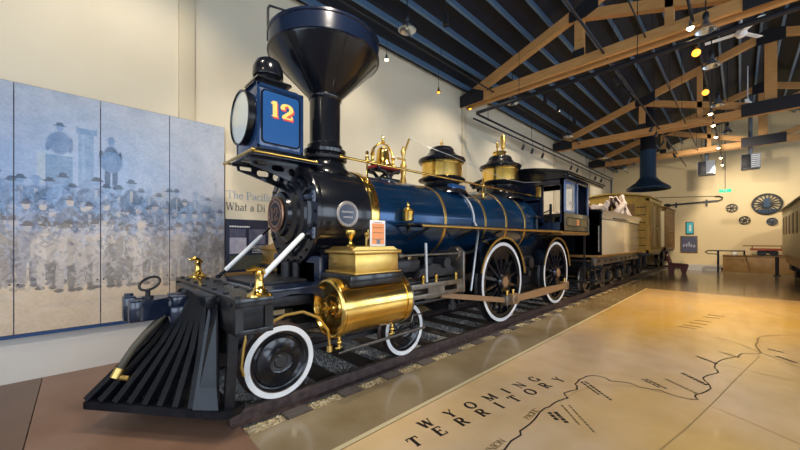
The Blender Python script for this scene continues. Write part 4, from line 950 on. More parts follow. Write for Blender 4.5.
# pilot
NX = .02; nose = Vector((NX, YC, .235)); CB = Vector((.86, 0, .235))
pl_poly = [(NX, YC), (.80, YC-1.0), (.86, YC-1.02), (.95, YC-.99), (1.0, YC-.93), (.93, YC-.88), (.12, YC), (.93, YC+.88), (1.0, YC+.93), (.95, YC+.99), (.86, YC+1.02), (.80, YC+1.0)]
pb = MB().prism(pl_poly, .195, .265, 'xy', bev=.006).build('pilot', 'pilot', L)
MB().prism([(.14, YC), (.95, YC-.90), (.95, YC+.90)], .175, .193, 'xy').build('foot_plate', 'blackm', pb)
nb = 7
for s in (1, -1):
    for i in range(nb+1):
        if i == 0 and s == -1: continue
        t = i*.78/nb
        base = Vector((NX+.03+(.80-NX)*t, Yn(s, .985*t), .262))
        topp = Vector((.80+.03*t, Yn(s, .60*t+(.02 if i else 0)), 1.10))
        # the bars bulge very slightly forward
        mid = (base+topp)/2 + Vector((.015, 0, -.02))
        b = MB(); up = Vector((-.8, -s*.5, .3))
        b.beam(base, mid, .056, .062, up=up).beam(mid, topp, .056, .056, up=up)
        b.build('pilot_bar', 'pilot', pb)
    sp_ = MB(); Pq = [Vector(v) for v in ((.655, Yn(s, .80), .262), (.80, Yn(s, .955), .262), (.865, Yn(s, .70), 1.06), (.845, Yn(s, .52), 1.06))]
    nv = (Pq[1]-Pq[0]).cross(Pq[3]-Pq[0]).normalized()*.02; fr_ = [sp_.bm.verts.new(p) for p in Pq]; bk = [sp_.bm.verts.new(p+nv) for p in Pq]
    sp_.bm.faces.new(fr_); sp_.bm.faces.new(bk[::-1])
    for i in range(4): sp_.bm.faces.new((fr_[i], bk[i], bk[(i+1) % 4], fr_[(i+1) % 4]))
    sp_.build('side_plate', 'pilot', pb)
    MB().beam((.865, Yn(s, .955), .24), (.895, Yn(s, .97), .87), .075, .045, up=(0, 1, 0)).build('corner_post', 'pilot', pb)
MB().box(.78, .88, YC-.62, YC+.62, 1.02, 1.13, .008).build('top_rail', 'pilot', pb)
MB().box(.62, .66, YC-.45, YC+.45, .58, .64).build('cross_rail', 'pilot', pb)
# coupler
cp = MB().box(.50, .90, YC-.09, YC+.09, .90, 1.06, .02)
cp.prism([(.34, YC+.16), (.46, YC+.19), (.60, YC+.15), (.64, YC+.04), (.60, YC-.10), (.50, YC-.17), (.38, YC-.19), (.32, YC-.13), (.31, YC-.02), (.36, YC-.06), (.46, YC-.07), (.50, YC+.0), (.46, YC+.05), (.34, YC+.04)], .90, 1.08, 'xy', bev=.012)
cpo = cp.build('coupler_head', 'navy', L)
MB().box(.28, .38, YC+.05, YC+.19, .875, 1.10, .02).cyl((.33, YC+.15, .86), (.33, YC+.15, 1.12), .035, seg=16).build('knuckle', 'navy', cpo)
MB().box(.30, .40, YC-.19, YC-.10, .90, 1.09, .02).build('guard_arm', 'navy', cpo)
MB().box(.60, .80, YC-.18, YC+.18, .84, 1.0, .02).box(.62, .74, YC-.16, YC-.04, 1.0, 1.09, .015).box(.62, .74, YC+.06, YC+.16, 1.0, 1.09, .015).build('draft_pocket', 'navy', cpo)
ring = [(.47+.078*math.cos(2*PI*i/24), YC+.03*math.sin(2*PI*i/24), 1.215+.052*math.sin(2*PI*i/24)+.025*math.cos(2*PI*i/24)) for i in range(24)]
MB().tube(ring, .012, 8, closed=True).cyl((.455, YC, 1.07), (.455, YC, 1.15), .02, seg=12).cyl((.455, YC, 1.08), (.455, YC, 1.10), .045, seg=16).build('pin_ring', 'blackm', cpo)
hs = MB().tube([(.56, YC-.10, .92), (.50, YC-.12, .86), (.42, YC-.14, .78), (.34, YC-.15, .68), (.28, YC-.15, .58), (.24, YC-.14, .50)], .030, 12).build('brake_hose', 'hose', L)
MB().cyl((.25, YC-.14, .52), (.215, YC-.15, .45), .038, seg=12).cyl((.22, YC-.15, .46), (.30, YC-.18, .43), .022, seg=10).build('hose_coupling', 'brassd', hs)

# ---- cab
CX0, CX1, CW, CZ0, CZ1 = 7.70, 9.40, 1.12, 1.83, 3.06
cab = MB()
# front wall with two windows (pieces round the openings), boiler passes through
for s in (1, -1):
    y = lambda o: Yn(s, o)
    cab.box(CX0, CX0+.05, y(0), y(.56), 2.5, 3.10).box(CX0, CX0+.05, y(.56), y(CW), 2.86, 3.10).box(CX0, CX0+.05, y(.56), y(CW), CZ0, 2.02)
    cab.box(CX0, CX0+.05, y(.56), y(.66), 1.95, 2.9).box(CX0, CX0+.05, y(1.04), y(CW), CZ0, 3.1)
    cab.box(CX0, CX0+.05, y(0), y(.58), 1.83, 2.55)
    # side wall: posts, head and sill
    for x0, x1 in ((CX0, CX0+.10), (8.50, 8.62), (CX1-.10, CX1)): cab.box(x0, x1, y(CW-.05), y(CW), 2.22, 3.0, .004)
    cab.box(CX0, CX1, y(CW-.05), y(CW), 2.96, 3.08).box(CX0, CX1, y(CW-.045), y(CW-.002), 1.83, 2.24)
cb = cab.build('cab', 'navy', L)
rf = MB()
def zr(o): return 3.32-.20*(o/1.25)**2
n = 16; P = [(-1.25+2.5*i/n) for i in range(n+1)]
poly = [(YC+o, zr(o)) for o in P]+[(YC+o, zr(o)-.05) for o in P[::-1]]
rf.prism(poly, 7.56, 10.40, 'yz')
for s in (1, -1):
    rf.box(7.58, 10.38, Yn(s, 1.14), Yn(s, 1.21), 3.03, 3.10, .01).box(7.57, 10.39, Yn(s, 1.16), Yn(s, 1.25), 3.085, 3.13, .01)
rfo = rf.build('cab_roof', 'black', cb)
rf = MB()
poly = [(YC+o, zr(o)-.04) for o in P]+[(YC+1.2, 2.99), (YC-1.2, 2.99)]
rf.prism(poly, 7.62, 7.68, 'yz').build('roof_fascia', 'black', cb)
MB().prism([(YC+o, zr(o)-.04) for o in P if abs(o) < 1.13]+[(YC+1.1, 2.98), (YC-1.1, 2.98)], 9.36, 9.40, 'yz').build('rear_arch', 'black', cb)
for s in (1, -1):
    pn = MB()
    pn.box(CX0+.02, CX1-.02, Yn(s, CW), Yn(s, CW+.012), 1.84, 2.23, .004); po = pn.build('side_panel', 'olive', cb)
    MB().prism(rr(CX0+.22, CX1-.2, 1.93, 2.14, .06), Yn(s, CW+.012), Yn(s, CW+.020), 'xz').build('inset_panel', 'olive', cb)
    fb = MB(); fb.arc(CX0+.20, Yn(s, CW+.011), Yn(s, CW+.022), 2.035, .085, .105, PI/2, 3*PI/2, 16).arc(CX1-.20, Yn(s, CW+.011), Yn(s, CW+.022), 2.035, .085, .105, -PI/2, PI/2, 16)
    fb.box(CX0+.2, CX1-.2, Yn(s, CW+.011), Yn(s, CW+.022), 2.12, 2.14).box(CX0+.2, CX1-.2, Yn(s, CW+.011), Yn(s, CW+.022), 1.93, 1.95)
    fb.build('inset_border', 'black', cb)
    mb = MB(); ox, ux = (8.46, 1) if s == 1 else (8.66, -1)
    lay_text(mb, '12', .13, (ox, Yn(s, CW+.021), 1.97), (ux, 0, 0), (0, 0, 1), (0, -s, 0), .002, spacing=.1, thick=.26, thin=.12); mb.build('number', 'orange', cb)
    for x0, x1 in ((7.82, 8.49),):
        w = MB().box(x0, x0+.05, Yn(s, CW-.03), Yn(s, CW-.01), 2.24, 2.96).box(x1-.05, x1, Yn(s, CW-.03), Yn(s, CW-.01), 2.24, 2.96).box(x0, x1, Yn(s, CW-.03), Yn(s, CW-.01), 2.90, 2.96).box(x0, x1, Yn(s, CW-.03), Yn(s, CW-.01), 2.24, 2.29).build('side_window', 'lampblue', cb)
        gm = MB().box(x0+.05, x1-.05, Yn(s, CW-.022), Yn(s, CW-.018), 2.29, 2.90).build('pane', 'pane', cb)
    for x in (CX0+.05, 8.56, CX1-.05): MB().box(x-.045, x+.045, Yn(s, CW), Yn(s, CW+.008), 2.24, 2.96, .003).build('window_post', 'bluepost', cb)
    MB().cyl((9.55, Yn(s, 1.08), 1.75), (9.55, Yn(s, 1.08), 2.15), .012, seg=10).sph((9.55, Yn(s, 1.08), 2.16), .02).build('grab_rail', 'steel', cb)
    MB().box(9.36, 9.40, Yn(s, 1.10), Yn(s, .74), 1.83, 3.0).build('rear_wall', 'navy', cb)
    MB().box(9.35, 9.60, Yn(s, .60), Yn(s, 1.10), .50, .54).box(9.40, 9.44, Yn(s, 1.0), Yn(s, 1.04), .5, 1.8).box(9.35, 9.60, Yn(s, .60), Yn(s, 1.10), 1.05, 1.09).build('cab_step', 'blackm', cb)
MB().box(7.75, 9.5, YC-1.07, YC+1.07, 1.74, 1.80).build('cab_floor', 'boxcard', cb)
bh = MB().lathe([(0, 7.9), (.62, 7.9), (.62, 7.76), (.0, 7.76)], (0, YC, BZ), X, 40).cyl((7.9, YC+.2, 2.2), (8.05, YC+.2, 2.2), .08).cyl((7.9, YC-.25, 2.25), (8.05, YC-.25, 2.25), .07).build('backhead', 'blackm', cb)
MB().cyl((8.3, YC-.6, 1.8), (8.3, YC-.6, 2.5), .03).cyl((8.0, YC-.35, 2.2), (8.35, YC-.55, 2.35), .015).box(8.5, 9.2, YC-1.0, YC-.62, 1.8, 2.2, .02).box(8.5, 9.2, YC+.62, YC+1.0, 1.8, 2.2, .02).build('cab_fitting', 'blackm', cb)
MB().box(CX0-.012, CX0, Yn(1, .62), Yn(1, .50), 2.62, 2.86, .004).build('front_plate', 'brassd', cb)
# check valve on the rear of the jacket
for s in (1, -1): MB().sph((7.25, Yn(s, .70), 2.12), .05, 12).cyl((7.25, Yn(s, .70), 2.1), (7.25, Yn(s, .70), 1.84), .03).cyl((7.15, Yn(s, .74), 2.12), (7.40, Yn(s, .74), 2.12), .016).build('check_valve', 'blackm', L)
MB().cyl((9.35, YC, .95), (9.85, YC, .95), .05, seg=12).build('drawbar', 'blackm', L)

# sign card that stands on the steam chest
sr = root('sign_card', (2.36, YC-1.04, 1.555), 'small white framed orange card standing on the brass steam chest', 'sign')
rotm = Matrix.Rotation(math.radians(-8), 3, 'X')
MB().box(2.24, 2.455, YC-1.075, YC-1.065, 1.552, 1.835, .002).build('card_holder', 'paper', sr)
MB().box(2.26, 2.435, YC-1.0775, YC-1.0755, 1.575, 1.80).build('card_print', 'orange', sr)
mb = MB()
for z in (1.63, 1.70, 1.755, 1.81): mb.box(2.27 if z < 1.8 else 2.285, 2.425 if z < 1.8 else 2.41, YC-1.0785, YC-1.0776, z-.003, z+.003)
mb.build('card_caption', 'boxcard', sr)
MB().box(2.325, 2.375, YC-1.0788, YC-1.0776, 1.578, 1.625).build('card_picture', 'heater', sr)
MB().box(2.28, 2.42, YC-1.065, YC-1.02, 1.551, 1.557).build('card_foot', 'paper', sr)
# ================================================================== TENDER
T = root('tender', (12.3, YC, .13), 'locomotive tender with a glossy slab-sided tank behind the cab, split logs heaped on top', 'tender')
TX0, TX1, TW = 10.15, 14.75, 1.24
MB().box(9.85, 15.3, YC-1.22, YC+1.22, 1.15, 1.20, .01).build('deck', 'boxcard', T)
for s in (1, -1):
    MB().box(9.85, 15.3, Yn(s, 1.26), Yn(s, 1.21), 1.165, 1.205, .006).build('deck_edge', 'brassd', T)
    fr = MB().box(9.85, 15.2, Yn(s, 1.16), Yn(s, 1.04), .93, 1.15, .006).build('side_sill', 'steel', T)
    b = MB()
    for i in range(9): b.box(10.1+i*.6, 10.2+i*.6, Yn(s, 1.16), Yn(s, 1.175), 1.0, 1.07)
    b.build('sill_bolt', 'dark', fr)
    MB().box(TX0, TX1, Yn(s, TW), Yn(s, TW-.03), 1.21, 2.20, .006).build('tank_side', 'tank', T)
    tb = MB(); tb.prism([(Yn(s, TW), 2.20), (Yn(s, TW+.02), 2.30), (Yn(s, TW+.09), 2.42), (Yn(s, TW+.06), 2.43), (Yn(s, TW-.02), 2.30), (Yn(s, TW-.03), 2.20)], TX0-.02, TX1+.06, 'yz').build('tank_flare', 'tank', T)
    MB().cyl((TX0, Yn(s, TW), 2.20), (TX1, Yn(s, TW), 2.20), .014, seg=8).box(11.2, 12.9, Yn(s, TW+.02), Yn(s, TW+.06), 2.23, 2.26).build('flare_bead', 'blackm', T)
    MB().cyl((10.05, Yn(s, 1.18), 1.3), (10.05, Yn(s, 1.18), 2.0), .02).build('grab_rail', 'steel', T)
MB().box(TX0-.03, TX0, YC-TW, YC+TW, 1.21, 2.40).box(TX0-.03, TX0+.6, YC-TW+.04, YC-.55, 1.21, 2.46, .02).box(TX0-.03, TX0+.6, YC+.55, YC+TW-.04, 1.21, 2.46, .02).build('tank_front', 'black', T)
MB().box(TX1-.03, TX1, YC-TW, YC+TW, 1.21, 2.35).build('tank_end', 'tank', T)
MB().box(TX0, TX1, YC-TW+.03, YC+TW-.03, 2.15, 2.19).build('tank_top', 'black', T)
MB().lathe([(0, 2.19), (.25, 2.19), (.25, 2.34), (.27, 2.35), (.2, 2.40), (0, 2.42)], (14.3, YC, 0), (0, 0, 1), 32).build('filler_hatch', 'black', T)
for tx in (11.1, 13.7):
    for s in (1, -1):
        t = MB().box(tx-1.0, tx+1.0, Yn(s, 1.0), Yn(s, .92), .76, .82, .006).box(tx-.85, tx+.85, Yn(s, 1.0), Yn(s, .92), .36, .40, .006)
        for q in (-.75, .75):
            t.box(tx+q-.11, tx+q+.11, Yn(s, 1.04), Yn(s, .90), .38, .66, .02)
            t.beam((tx+q, Yn(s, .96), .76), (tx, Yn(s, .96), .40), .05, .03)
        t.box(tx-.16, tx+.16, Yn(s, 1.02), Yn(s, .90), .40, .80, .02)
        for k in range(5): t.arc(tx, Yn(s, 1.03), Yn(s, .93), -.1, .80+k*.02, .815+k*.02, math.radians(68+k*3), math.radians(112-k*3), 8)
        t.build('truck_frame', 'dark', T)
        for q in (-.75, .75):
            w = MB().lathe([(0, .02), (.08, .02), (.09, 0), (.12, -.01), (.25, -.04), (.30, -.01), (.30, -.13), (0, -.13)], (tx+q, Yn(s, .81), .48), (0, -s, 0), 40).build('truck_wheel', 'black', T)
            MB().lathe([(.29, .001), (.35, .0), (.35, -.10), (.375, -.12), (.375, -.14), (.29, -.14)], (tx+q, Yn(s, .81), .48), (0, -s, 0), 48).build('tire', 'steel', w)
            MB().lathe([(0, 0), (.07, 0), (.07, .02), (.05, .03), (0, .03)], (tx+q, Yn(s, 1.04), .50), (0, -s, 0), 20).build('journal_cover', 'steel', w)
    for q in (-.75, .75): MB().cyl((tx+q, YC-.68, .48), (tx+q, YC+.68, .48), .06).build('axle', 'blackm', T)
    MB().box(tx-.18, tx+.18, YC-.98, YC+.98, .62, .95, .02).build('truck_bolster', 'blackm', T)
MB().box(9.9, 10.15, YC-1.2, YC-.85, .50, .54).box(10.05, 10.09, YC-1.1, YC-1.06, .5, 1.2).build('tender_step', 'blackm', T)

# split logs piled in the tender: every log its own thing
def log(p0, p1, r):
    p0, p1 = Vector(p0), Vector(p1); d = (p1-p0).normalized(); t = Vector((0, 0, 1)) if abs(d.z) < .9 else Vector((0, 1, 0))
    a = d.cross(t).normalized(); b = a.cross(d); ph = R.uniform(0, 6.28); n = R.choice((5, 6, 7))
    prof = [(r*R.uniform(.75, 1.1), ph+2*PI*i/n+R.uniform(-.15, .15)) for i in range(n)]
    m = MB(); rings = []
    for p in (p0, p1): rings.append([m.bm.verts.new(p+(a*math.cos(q)+b*math.sin(q))*rr_) for rr_, q in prof])
    for i in range(n):
        f = m.bm.faces.new((rings[0][i], rings[0][(i+1) % n], rings[1][(i+1) % n], rings[1][i])); f.material_index = 1 if i < 2 else 0
    m.bm.faces.new(rings[0][::-1]); m.bm.faces.new(rings[1])
    return m.build('split_log', 'wood', ex=('bark',), ang=20)
lg = []
for row in range(3):
    for k in range(9-row*2):
        x = 11.2+row*.25
        y = YC-1.05+row*.22+k*.245
        lg.append(log((x+R.uniform(-.1, .1), y, 2.30+row*.19), (x+1.35+R.uniform(-.1, .1), y+R.uniform(-.06, .06), 2.30+row*.19), .095))
for i, (a, b) in enumerate([((12.6, 2.95, 2.35), (14.1, 2.9, 2.95)), ((13.2, 2.85, 2.3), (14.4, 3.0, 3.05)), ((13.5, 2.8, 2.25), (14.3, 3.25, 3.15)), ((13.9, 2.75, 2.3), (14.35, 3.05, 3.25)),
                            ((14.55, 2.75, 2.28), (14.1, 3.2, 3.2)), ((14.6, 3.1, 2.3), (14.15, 3.3, 3.1)), ((12.9, 3.3, 2.4), (14.2, 3.5, 3.0)), ((13.0, 3.8, 2.4), (14.3, 3.7, 2.95)),
                            ((13.1, 4.2, 2.35), (14.4, 4.3, 2.7)), ((13.0, 4.6, 2.3), (14.4, 4.6, 2.5)), ((13.6, 3.9, 2.35), (14.5, 4.1, 2.9)), ((14.35, 3.5, 2.3), (14.0, 3.3, 3.2)),
                            ((12.75, 2.82, 2.3), (13.9, 2.72, 2.42)), ((14.2, 2.7, 2.3), (14.0, 2.95, 2.95)), ((13.7, 3.5, 2.3), (14.45, 3.0, 3.0)), ((12.2, 3.0, 2.75), (13.5, 3.3, 2.95)), ((12.1, 3.7, 2.85), (13.4, 3.9, 3.0))]):
    lg.append(log(a, b, .085))
for i, o in enumerate(lg):
    if i < 21: tag(o, 'pale split log in the even stack at the cab end of the tender', 'log', 'logs stacked at the cab end')
    else: tag(o, 'pale split log in the loose leaning heap on the rear half of the tender', 'log', 'logs leaning at the tender rear')

# ================================================================== CARS BEHIND
def car(x0, x1, name, label, m, hw=1.40, zt=3.26, peak=3.48, style=0):
    c = root(name, ((x0+x1)/2, YC, .13), label, 'railroad car')
    MB().box(x0, x1, YC-hw, YC+hw, 1.02, 1.12, .01).box(x0-.3, x1+.3, YC-.15, YC+.15, .85, 1.02).build('underframe', 'blackm', c)
    body = MB(); P = [(YC-hw, 1.12), (YC-hw, zt)]+[(YC-hw+2*hw*i/12, zt+(peak-.03-zt)*math.sin(PI*i/12)) for i in range(1, 12)]+[(YC+hw, zt), (YC+hw, 1.12)]
    body.prism(P, x0, x1, 'yz'); bo = body.build('body', m, c)
    r = MB(); A = [(YC-hw-.08+(2*hw+.16)*i/16, zt+.0+(peak-zt)*math.sin(PI*i/16)) for i in range(17)]
    r.prism(A+[(a, b+.05) for a, b in A[::-1]], x0-.10, x1+.10, 'yz').build('roof', m if style == 0 else 'boxcard', c)
    tr = MB()
    for s in (1, -1):
        y0, y1 = Yn(s, hw), Yn(s, hw+.03)
        n = int((x1-x0)/.32)
        for i in range(n+1):
            x = x0+(x1-x0)*i/n; tr.box(x-.035, x+.035, y0, y1, 1.12, zt, .004)
        tr.box(x0, x1, y0, Yn(s, hw+.035), zt-.14, zt-.02).box(x0, x1, y0, Yn(s, hw+.035), 1.12, 1.24)
        tr.box(x0+.3, x1-.2, y0, Yn(s, hw+.045), 2.05, 2.12)
    for y in (YC-hw+.04, YC+hw-.04): tr.box(x0-.03, x0, y-.06, y+.06, 1.12, zt)
    tr.box(x0-.03, x0, YC-hw, YC+hw, zt-.12, zt-.02).box(x0-.03, x0, YC-hw, YC+hw, 1.12, 1.24)
    tr.build('body_framing', 'boxcar' if style == 0 else 'boxcard', c)
    if style == 0:
        for s in (1, -1):
            for i in range(4):
                x = x0+.35+i*.64; MB().box(x, x+.26, Yn(s, hw), Yn(s, hw+.02), 1.35, 3.0).build('door_panel', ('boxcard', 'cream', 'boxcard', 'cream')[i], c)
        MB().box(x0-.035, x0-.03, YC-.95, YC-.25, 1.3, 3.05).build('end_door', 'boxcard', c)
        ld = MB()
        for i in range(6): ld.cyl((x0-.06, YC-1.3, 1.4+i*.3), (x0-.06, YC-1.0, 1.4+i*.3), .015, seg=6)
        ld.build('ladder', 'blackm', c)
    for tx in (x0+.75, x1-.75):
        for s in (1, -1):
            w = MB().lathe([(0, .02), (.09, .0), (.28, -.03), (.35, 0), (.35, -.10), (.375, -.12), (.375, -.14), (0, -.14)], (tx, Yn(s, .81), .50), (0, -s, 0), 36).build('wheel', 'blackm', c)
            MB().box(tx-.30, tx+.30, Yn(s, 1.0), Yn(s, .88), .45, .60, .02).box(tx-.12, tx+.12, Yn(s, 1.02), Yn(s, .88), .45, 1.0, .02).build('axle_guard', 'dark', c)
    return c
car(15.75, 18.3, 'wooden_boxcar', 'ochre wooden boxcar directly behind the tender', 'boxcar')
c2 = car(21.5, 24.5, 'wooden_coach', 'smaller brown planked car at the far end of the train', 'boxcard', hw=1.2, style=1)
plab(MB().box(21.44, 21.468, YC-1.14, YC+1.14, 1.26, 3.10).build('end_panel', 'cream', c2), 'pale cream end wall')
# pale passenger coach at the right edge
pc = root('passenger_coach', (15.5, -2.8, .3), 'pale cream passenger coach with a row of narrow windows at the right edge', 'coach')
PY0, PY1 = -4.3, -1.34
MB().box(12., 23., PY0, PY1, 1.0, 2.95, .01).build('body', 'cream', pc)
A = [(PY0-.12+(PY1-PY0+.24)*i/16, 2.93+.42*math.sin(PI*i/16)) for i in range(17)]
MB().prism(A+[(PY1+.12, 2.90), (PY0-.12, 2.90)], 11.9, 23.15, 'yz').build('roof', 'steel', pc)
MB().box(12., 23., PY0+.1, PY1-.1, .62, 1.0).build('underframe', 'ply', pc)
for i in range(9):
    x = 22.2-i*1.2; w = MB().box(x-.26, x+.26, PY1-.01, PY1+.012, 1.85, 2.60, .004).build('window', 'boxcard', pc)
    MB().box(x-.20, x+.20, PY1+.012, PY1+.016, 1.90, 2.55).build('pane', 'dark', w)
for x in (13.5, 21.6):
    for y in (PY0+.4, PY1-.35):
        MB().cyl((x, y-.08, .39), (x, y+.08, .39), .38, seg=32).build('wheel', 'blackm', pc)
        MB().box(x-.5, x+.5, y+.10, y+.2, .35, .7, .02).build('axle_guard', 'dark', pc)

# ================================================================== ROOF TRUSSES
def truss(X0, label):
    t = root('roof_truss', (X0, RY, 5.5), label, 'roof truss')
    w = .085
    ze = 5.62
    def seg(name, a, b, h=.20, dx=0, m='timber', wd=None):
        return MB().beam((X0+dx, a[0], a[1]), (X0+dx, b[0], b[1]), wd or 2*w, h, up=(0, 0, 1), bev=.006).build(name, m, t)
    for dx in (-.14, .14): seg('bottom_chord', (YW-.02, ze), (YR+.02, ze), .21, dx, wd=.10)
    for s in (1, -1):
        yy = lambda y: y if s == 1 else 2*RY-y
        seg('top_chord', (yy(YW-.02), ze+.13), (yy(RY), 7.93), .22)
        g1 = (yy(2.55), 6.80)
        seg('web_strut', g1, (yy(2.55), ze+.1), .18)
        seg('web_strut', (yy(2.50), 6.72), (yy(RY+.25), ze+.12), .20)
        seg('web_strut', (yy(.95), 7.30), (yy(.95), ze+.1), .14)
        MB().prism([(yy(2.75), 6.62), (yy(2.75), 6.86), (yy(2.15), 7.08), (yy(2.15), 6.70), (yy(2.42), 6.60)], X0-.10, X0-.088, 'yz').build('gusset_plate', 'dark', t)
        MB().box(X0-.10, X0-.088, yy(2.55)-.12, yy(2.55)+.12, ze-.05, ze+.32).build('gusset_plate', 'dark', t)
        MB().prism([(yy(YW-.02), ze-.13), (yy(YW-.02), ze+.20), (yy(YW-.45), ze+.30), (yy(YW-.8), ze+.13), (yy(YW-.8), ze-.13)], X0-.20, X0-.192, 'yz').build('gusset_plate', 'dark', t)
    seg('king_post', (RY, 7.9), (RY, ze), .26)
    MB().prism([(RY-.30, 7.60), (RY-.30, 7.96), (RY, 8.06), (RY+.30, 7.96), (RY+.30, 7.60)], X0-.10, X0-.088, 'yz').build('gusset_plate', 'dark', t)
    MB().box(X0-.205, X0-.193, RY-.62, RY+.62, ze-.15, ze+.24).build('gusset_plate', 'dark', t)
    return t
truss(8.2, 'timber roof truss nearest the camera, above the steam dome and cab')
truss(15.1, 'middle one of the three timber roof trusses, above the tender')
truss(20.0, 'farthest timber roof truss, behind the big black smoke hood')

# ================================================================== PIPES, TRACK LIGHTS, FANS, HOODS
def pipe(p0, p1, r, label, name='ceiling_pipe', cat='pipe', hang=(), m='conduit'):
    rt = root(name, p0, label, cat)
    MB().cyl(p0, p1, r, seg=10).build('pipe_run', m, rt)
    d = Vector(p1)-Vector(p0)
    for t in hang:
        q = Vector(p0)+d*t; zz = roofz(q.y)-.05
        MB().cyl((q.x, q.y, q.z), (q.x, q.y, zz), .007, seg=6).build('hanger_rod', m, rt)
    return rt
H8 = [i/8+.03 for i in range(8)]
pipe((3.0, .60, 5.60), (23.5, .60, 5.60), .024, 'dark lighting track that carries the row of glowing lamps down the hall', 'lighting_track', 'lighting track', H8)
pipe((3.0, 2.02, 5.60), (23.5, 2.02, 5.60), .024, 'dark lighting track with clusters of small spotlights, between the lamp row and the long wall', 'lighting_track', 'lighting track', H8)
pipe((3.0, 1.30, 5.62), (23.5, 1.30, 5.62), .013, 'thin straight conduit running along the hall between the two lighting tracks', hang=H8)
pipe((2.5, 4.62, 5.60), (23.5, 4.62, 5.60), .016, 'thin dark conduit running lengthwise high above the boiler', hang=H8)
pipe((7.62, 4.9, 5.02), (7.62, -6.9, 5.10), .045, 'thick dark conduit crossing the hall beside the nearest truss', hang=(.1, .3, .5, .7))
wt = root('wall_lighting_track', (8.0, 5.2, 5.1), 'double dark lighting track along the long wall, ending in a post', 'lighting track')
MB().cyl((8.0, 5.15, 5.16), (22.2, 5.15, 5.16), .03, seg=10).cyl((8.0, 5.25, 5.06), (22.2, 5.25, 5.06), .026, seg=10).build('pipe_run', 'conduit', wt)
MB().cyl((22.2, 5.22, 5.13), (22.2, 5.22, 0), .045, seg=12).build('end_post', 'conduit', wt)
for x in (8.6, 11.5, 14.5, 17.5, 20.5): MB().cyl((x, 5.15, 5.1), (x, 5.15, roofz(5.15)-.05), .008, seg=6).build('hanger_rod', 'conduit', wt)

def spot(x, y, z, zt, label, group, aim=(.3, .3, -1), r=.045, l=.16, name='spotlight'):
    s_ = root(name, (x, y, z), label, 'spotlight', group)
    MB().cyl((x, y, zt), (x, y, z+.02), .008, seg=6).build('stem', 'dark', s_)
    d = Vector(aim).normalized(); p = Vector((x, y, z))
    MB().lathe([(0, -.03), (r*.7, -.02), (r*.85, .02), (r, l), (r*.85, l-.005), (0, l-.03)], p, d, 16).build('can', 'dark', s_)
    return s_
for i, (x, dz) in enumerate([(8.9, 0), (9.6, 0), (10.4, 0), (13.6, 0), (14.4, 0), (15.9, 0), (16.8, 0), (18.6, 0)]):
    spot(x, 2.02, 5.36, 5.57, 'small dark can spotlight under the track between the lamp row and the long wall', 'spotlights on the second track', (.2, R.choice((-.5, .5)), -1))
for i, x in enumerate((10.9, 11.6, 12.5, 15.5, 16.3, 19.0, 20.0)):
    s_ = spot(x, 5.15, 4.86, 5.13, 'small pale reflector lamp hanging under the wall lighting track', 'lamps under the wall track', (.1, .4, -1), .05)
for x, z in ((5.0, 5.9), (9.6, 5.75), (10.6, 5.75), (12.0, 5.75)):
    spot(x, 3.9, z, roofz(3.9)-.2, 'dark can spotlight hanging on a stem from the joists over the train', 'can spotlights over the train', (0, 0, -1), .06, .2)
def dish(x, y, z, label, r=.17):
    d = root('dish_lamp', (x, y, z), label, 'ceiling lamp', 'round dish lamps over the train' if y > 2 else 'round dish lamps over the hall')
    MB().lathe([(0, .20), (.03, .20), (.05, .16), (.07, .10), (r*.75, .05), (r, 0), (r-.01, -.004), (r*.72, .04), (.05, .08), (0, .085)], (x, y, z), (0, 0, 1), 32).build('lamp_shade', 'lampmetal', d)
    MB().lathe([(0, .32), (.035, .32), (.045, .29), (.045, .23), (.03, .20), (0, .20)], (x, y, z), (0, 0, 1), 20).build('lamp_housing', 'conduit', d)
    MB().cyl((x, y, z+.32), (x, y, roofz(y)-.05), .01, seg=6).build('stem', 'dark', d)
    MB().sph((x, y, z+.05), .035, 10).build('bulb', 'glass', d)
for i, x in enumerate((4.46, 8.63, 12.9, 17.5, 21.)):
    dish(x, 4.4, 5.60 if i == 0 else 5.42, ('largest round dish lamp, above the boiler beside the funnel', 'dish lamp above the steam dome', 'dish lamp above the gap between cab and tender', 'dish lamp above the boxcar', 'farthest dish lamp over the train, near the far wall')[i])
for i, (x, y) in enumerate(((7.9, .42), (9.6, .42), (12.5, .42), (15.9, .3))):
    dish(x, y, 5.30, ('nearest dish lamp beside the glowing lamp row', 'second dish lamp beside the glowing lamp row, beyond the nearest truss', 'dish lamp beside the glowing row, in front of the middle truss', 'farthest dish lamp of the glowing row, behind the middle truss')[i], .15)
def pend(x, y, z, zt, label, group, m='bulb', r=.035):
    p = root('pendant_lamp', (x, y, z), label, 'pendant lamp', group)
    MB().cyl((x, y, z+.07), (x, y, zt), .005, seg=6).build('cord', 'dark', p)
    MB().lathe([(0, .13), (.02, .12), (.025, .06), (.06, .0), (.055, -.005), (.02, .05), (0, .05)], (x, y, z), (0, 0, 1), 16).build('lamp_shade', 'brassd' if m == 'bulba' else 'lampmetal', p)
    MB().sph((x, y, z), r, 12).build('bulb', m, p)
for x, z, m, lb in ((4.74, 5.50, 'bulb', 'small white pendant bulb by the wall, just right of the funnel'), (6.5, 5.35, 'bulba', 'amber pendant bulb by the wall, middle of the three near the funnel'), (7.9, 5.32, 'bulba', 'amber pendant bulb by the wall at the foot of the nearest truss')):
    pend(x, 5.3, z, roofz(5.3)-.2, lb, 'pendant bulbs by the long wall', m)
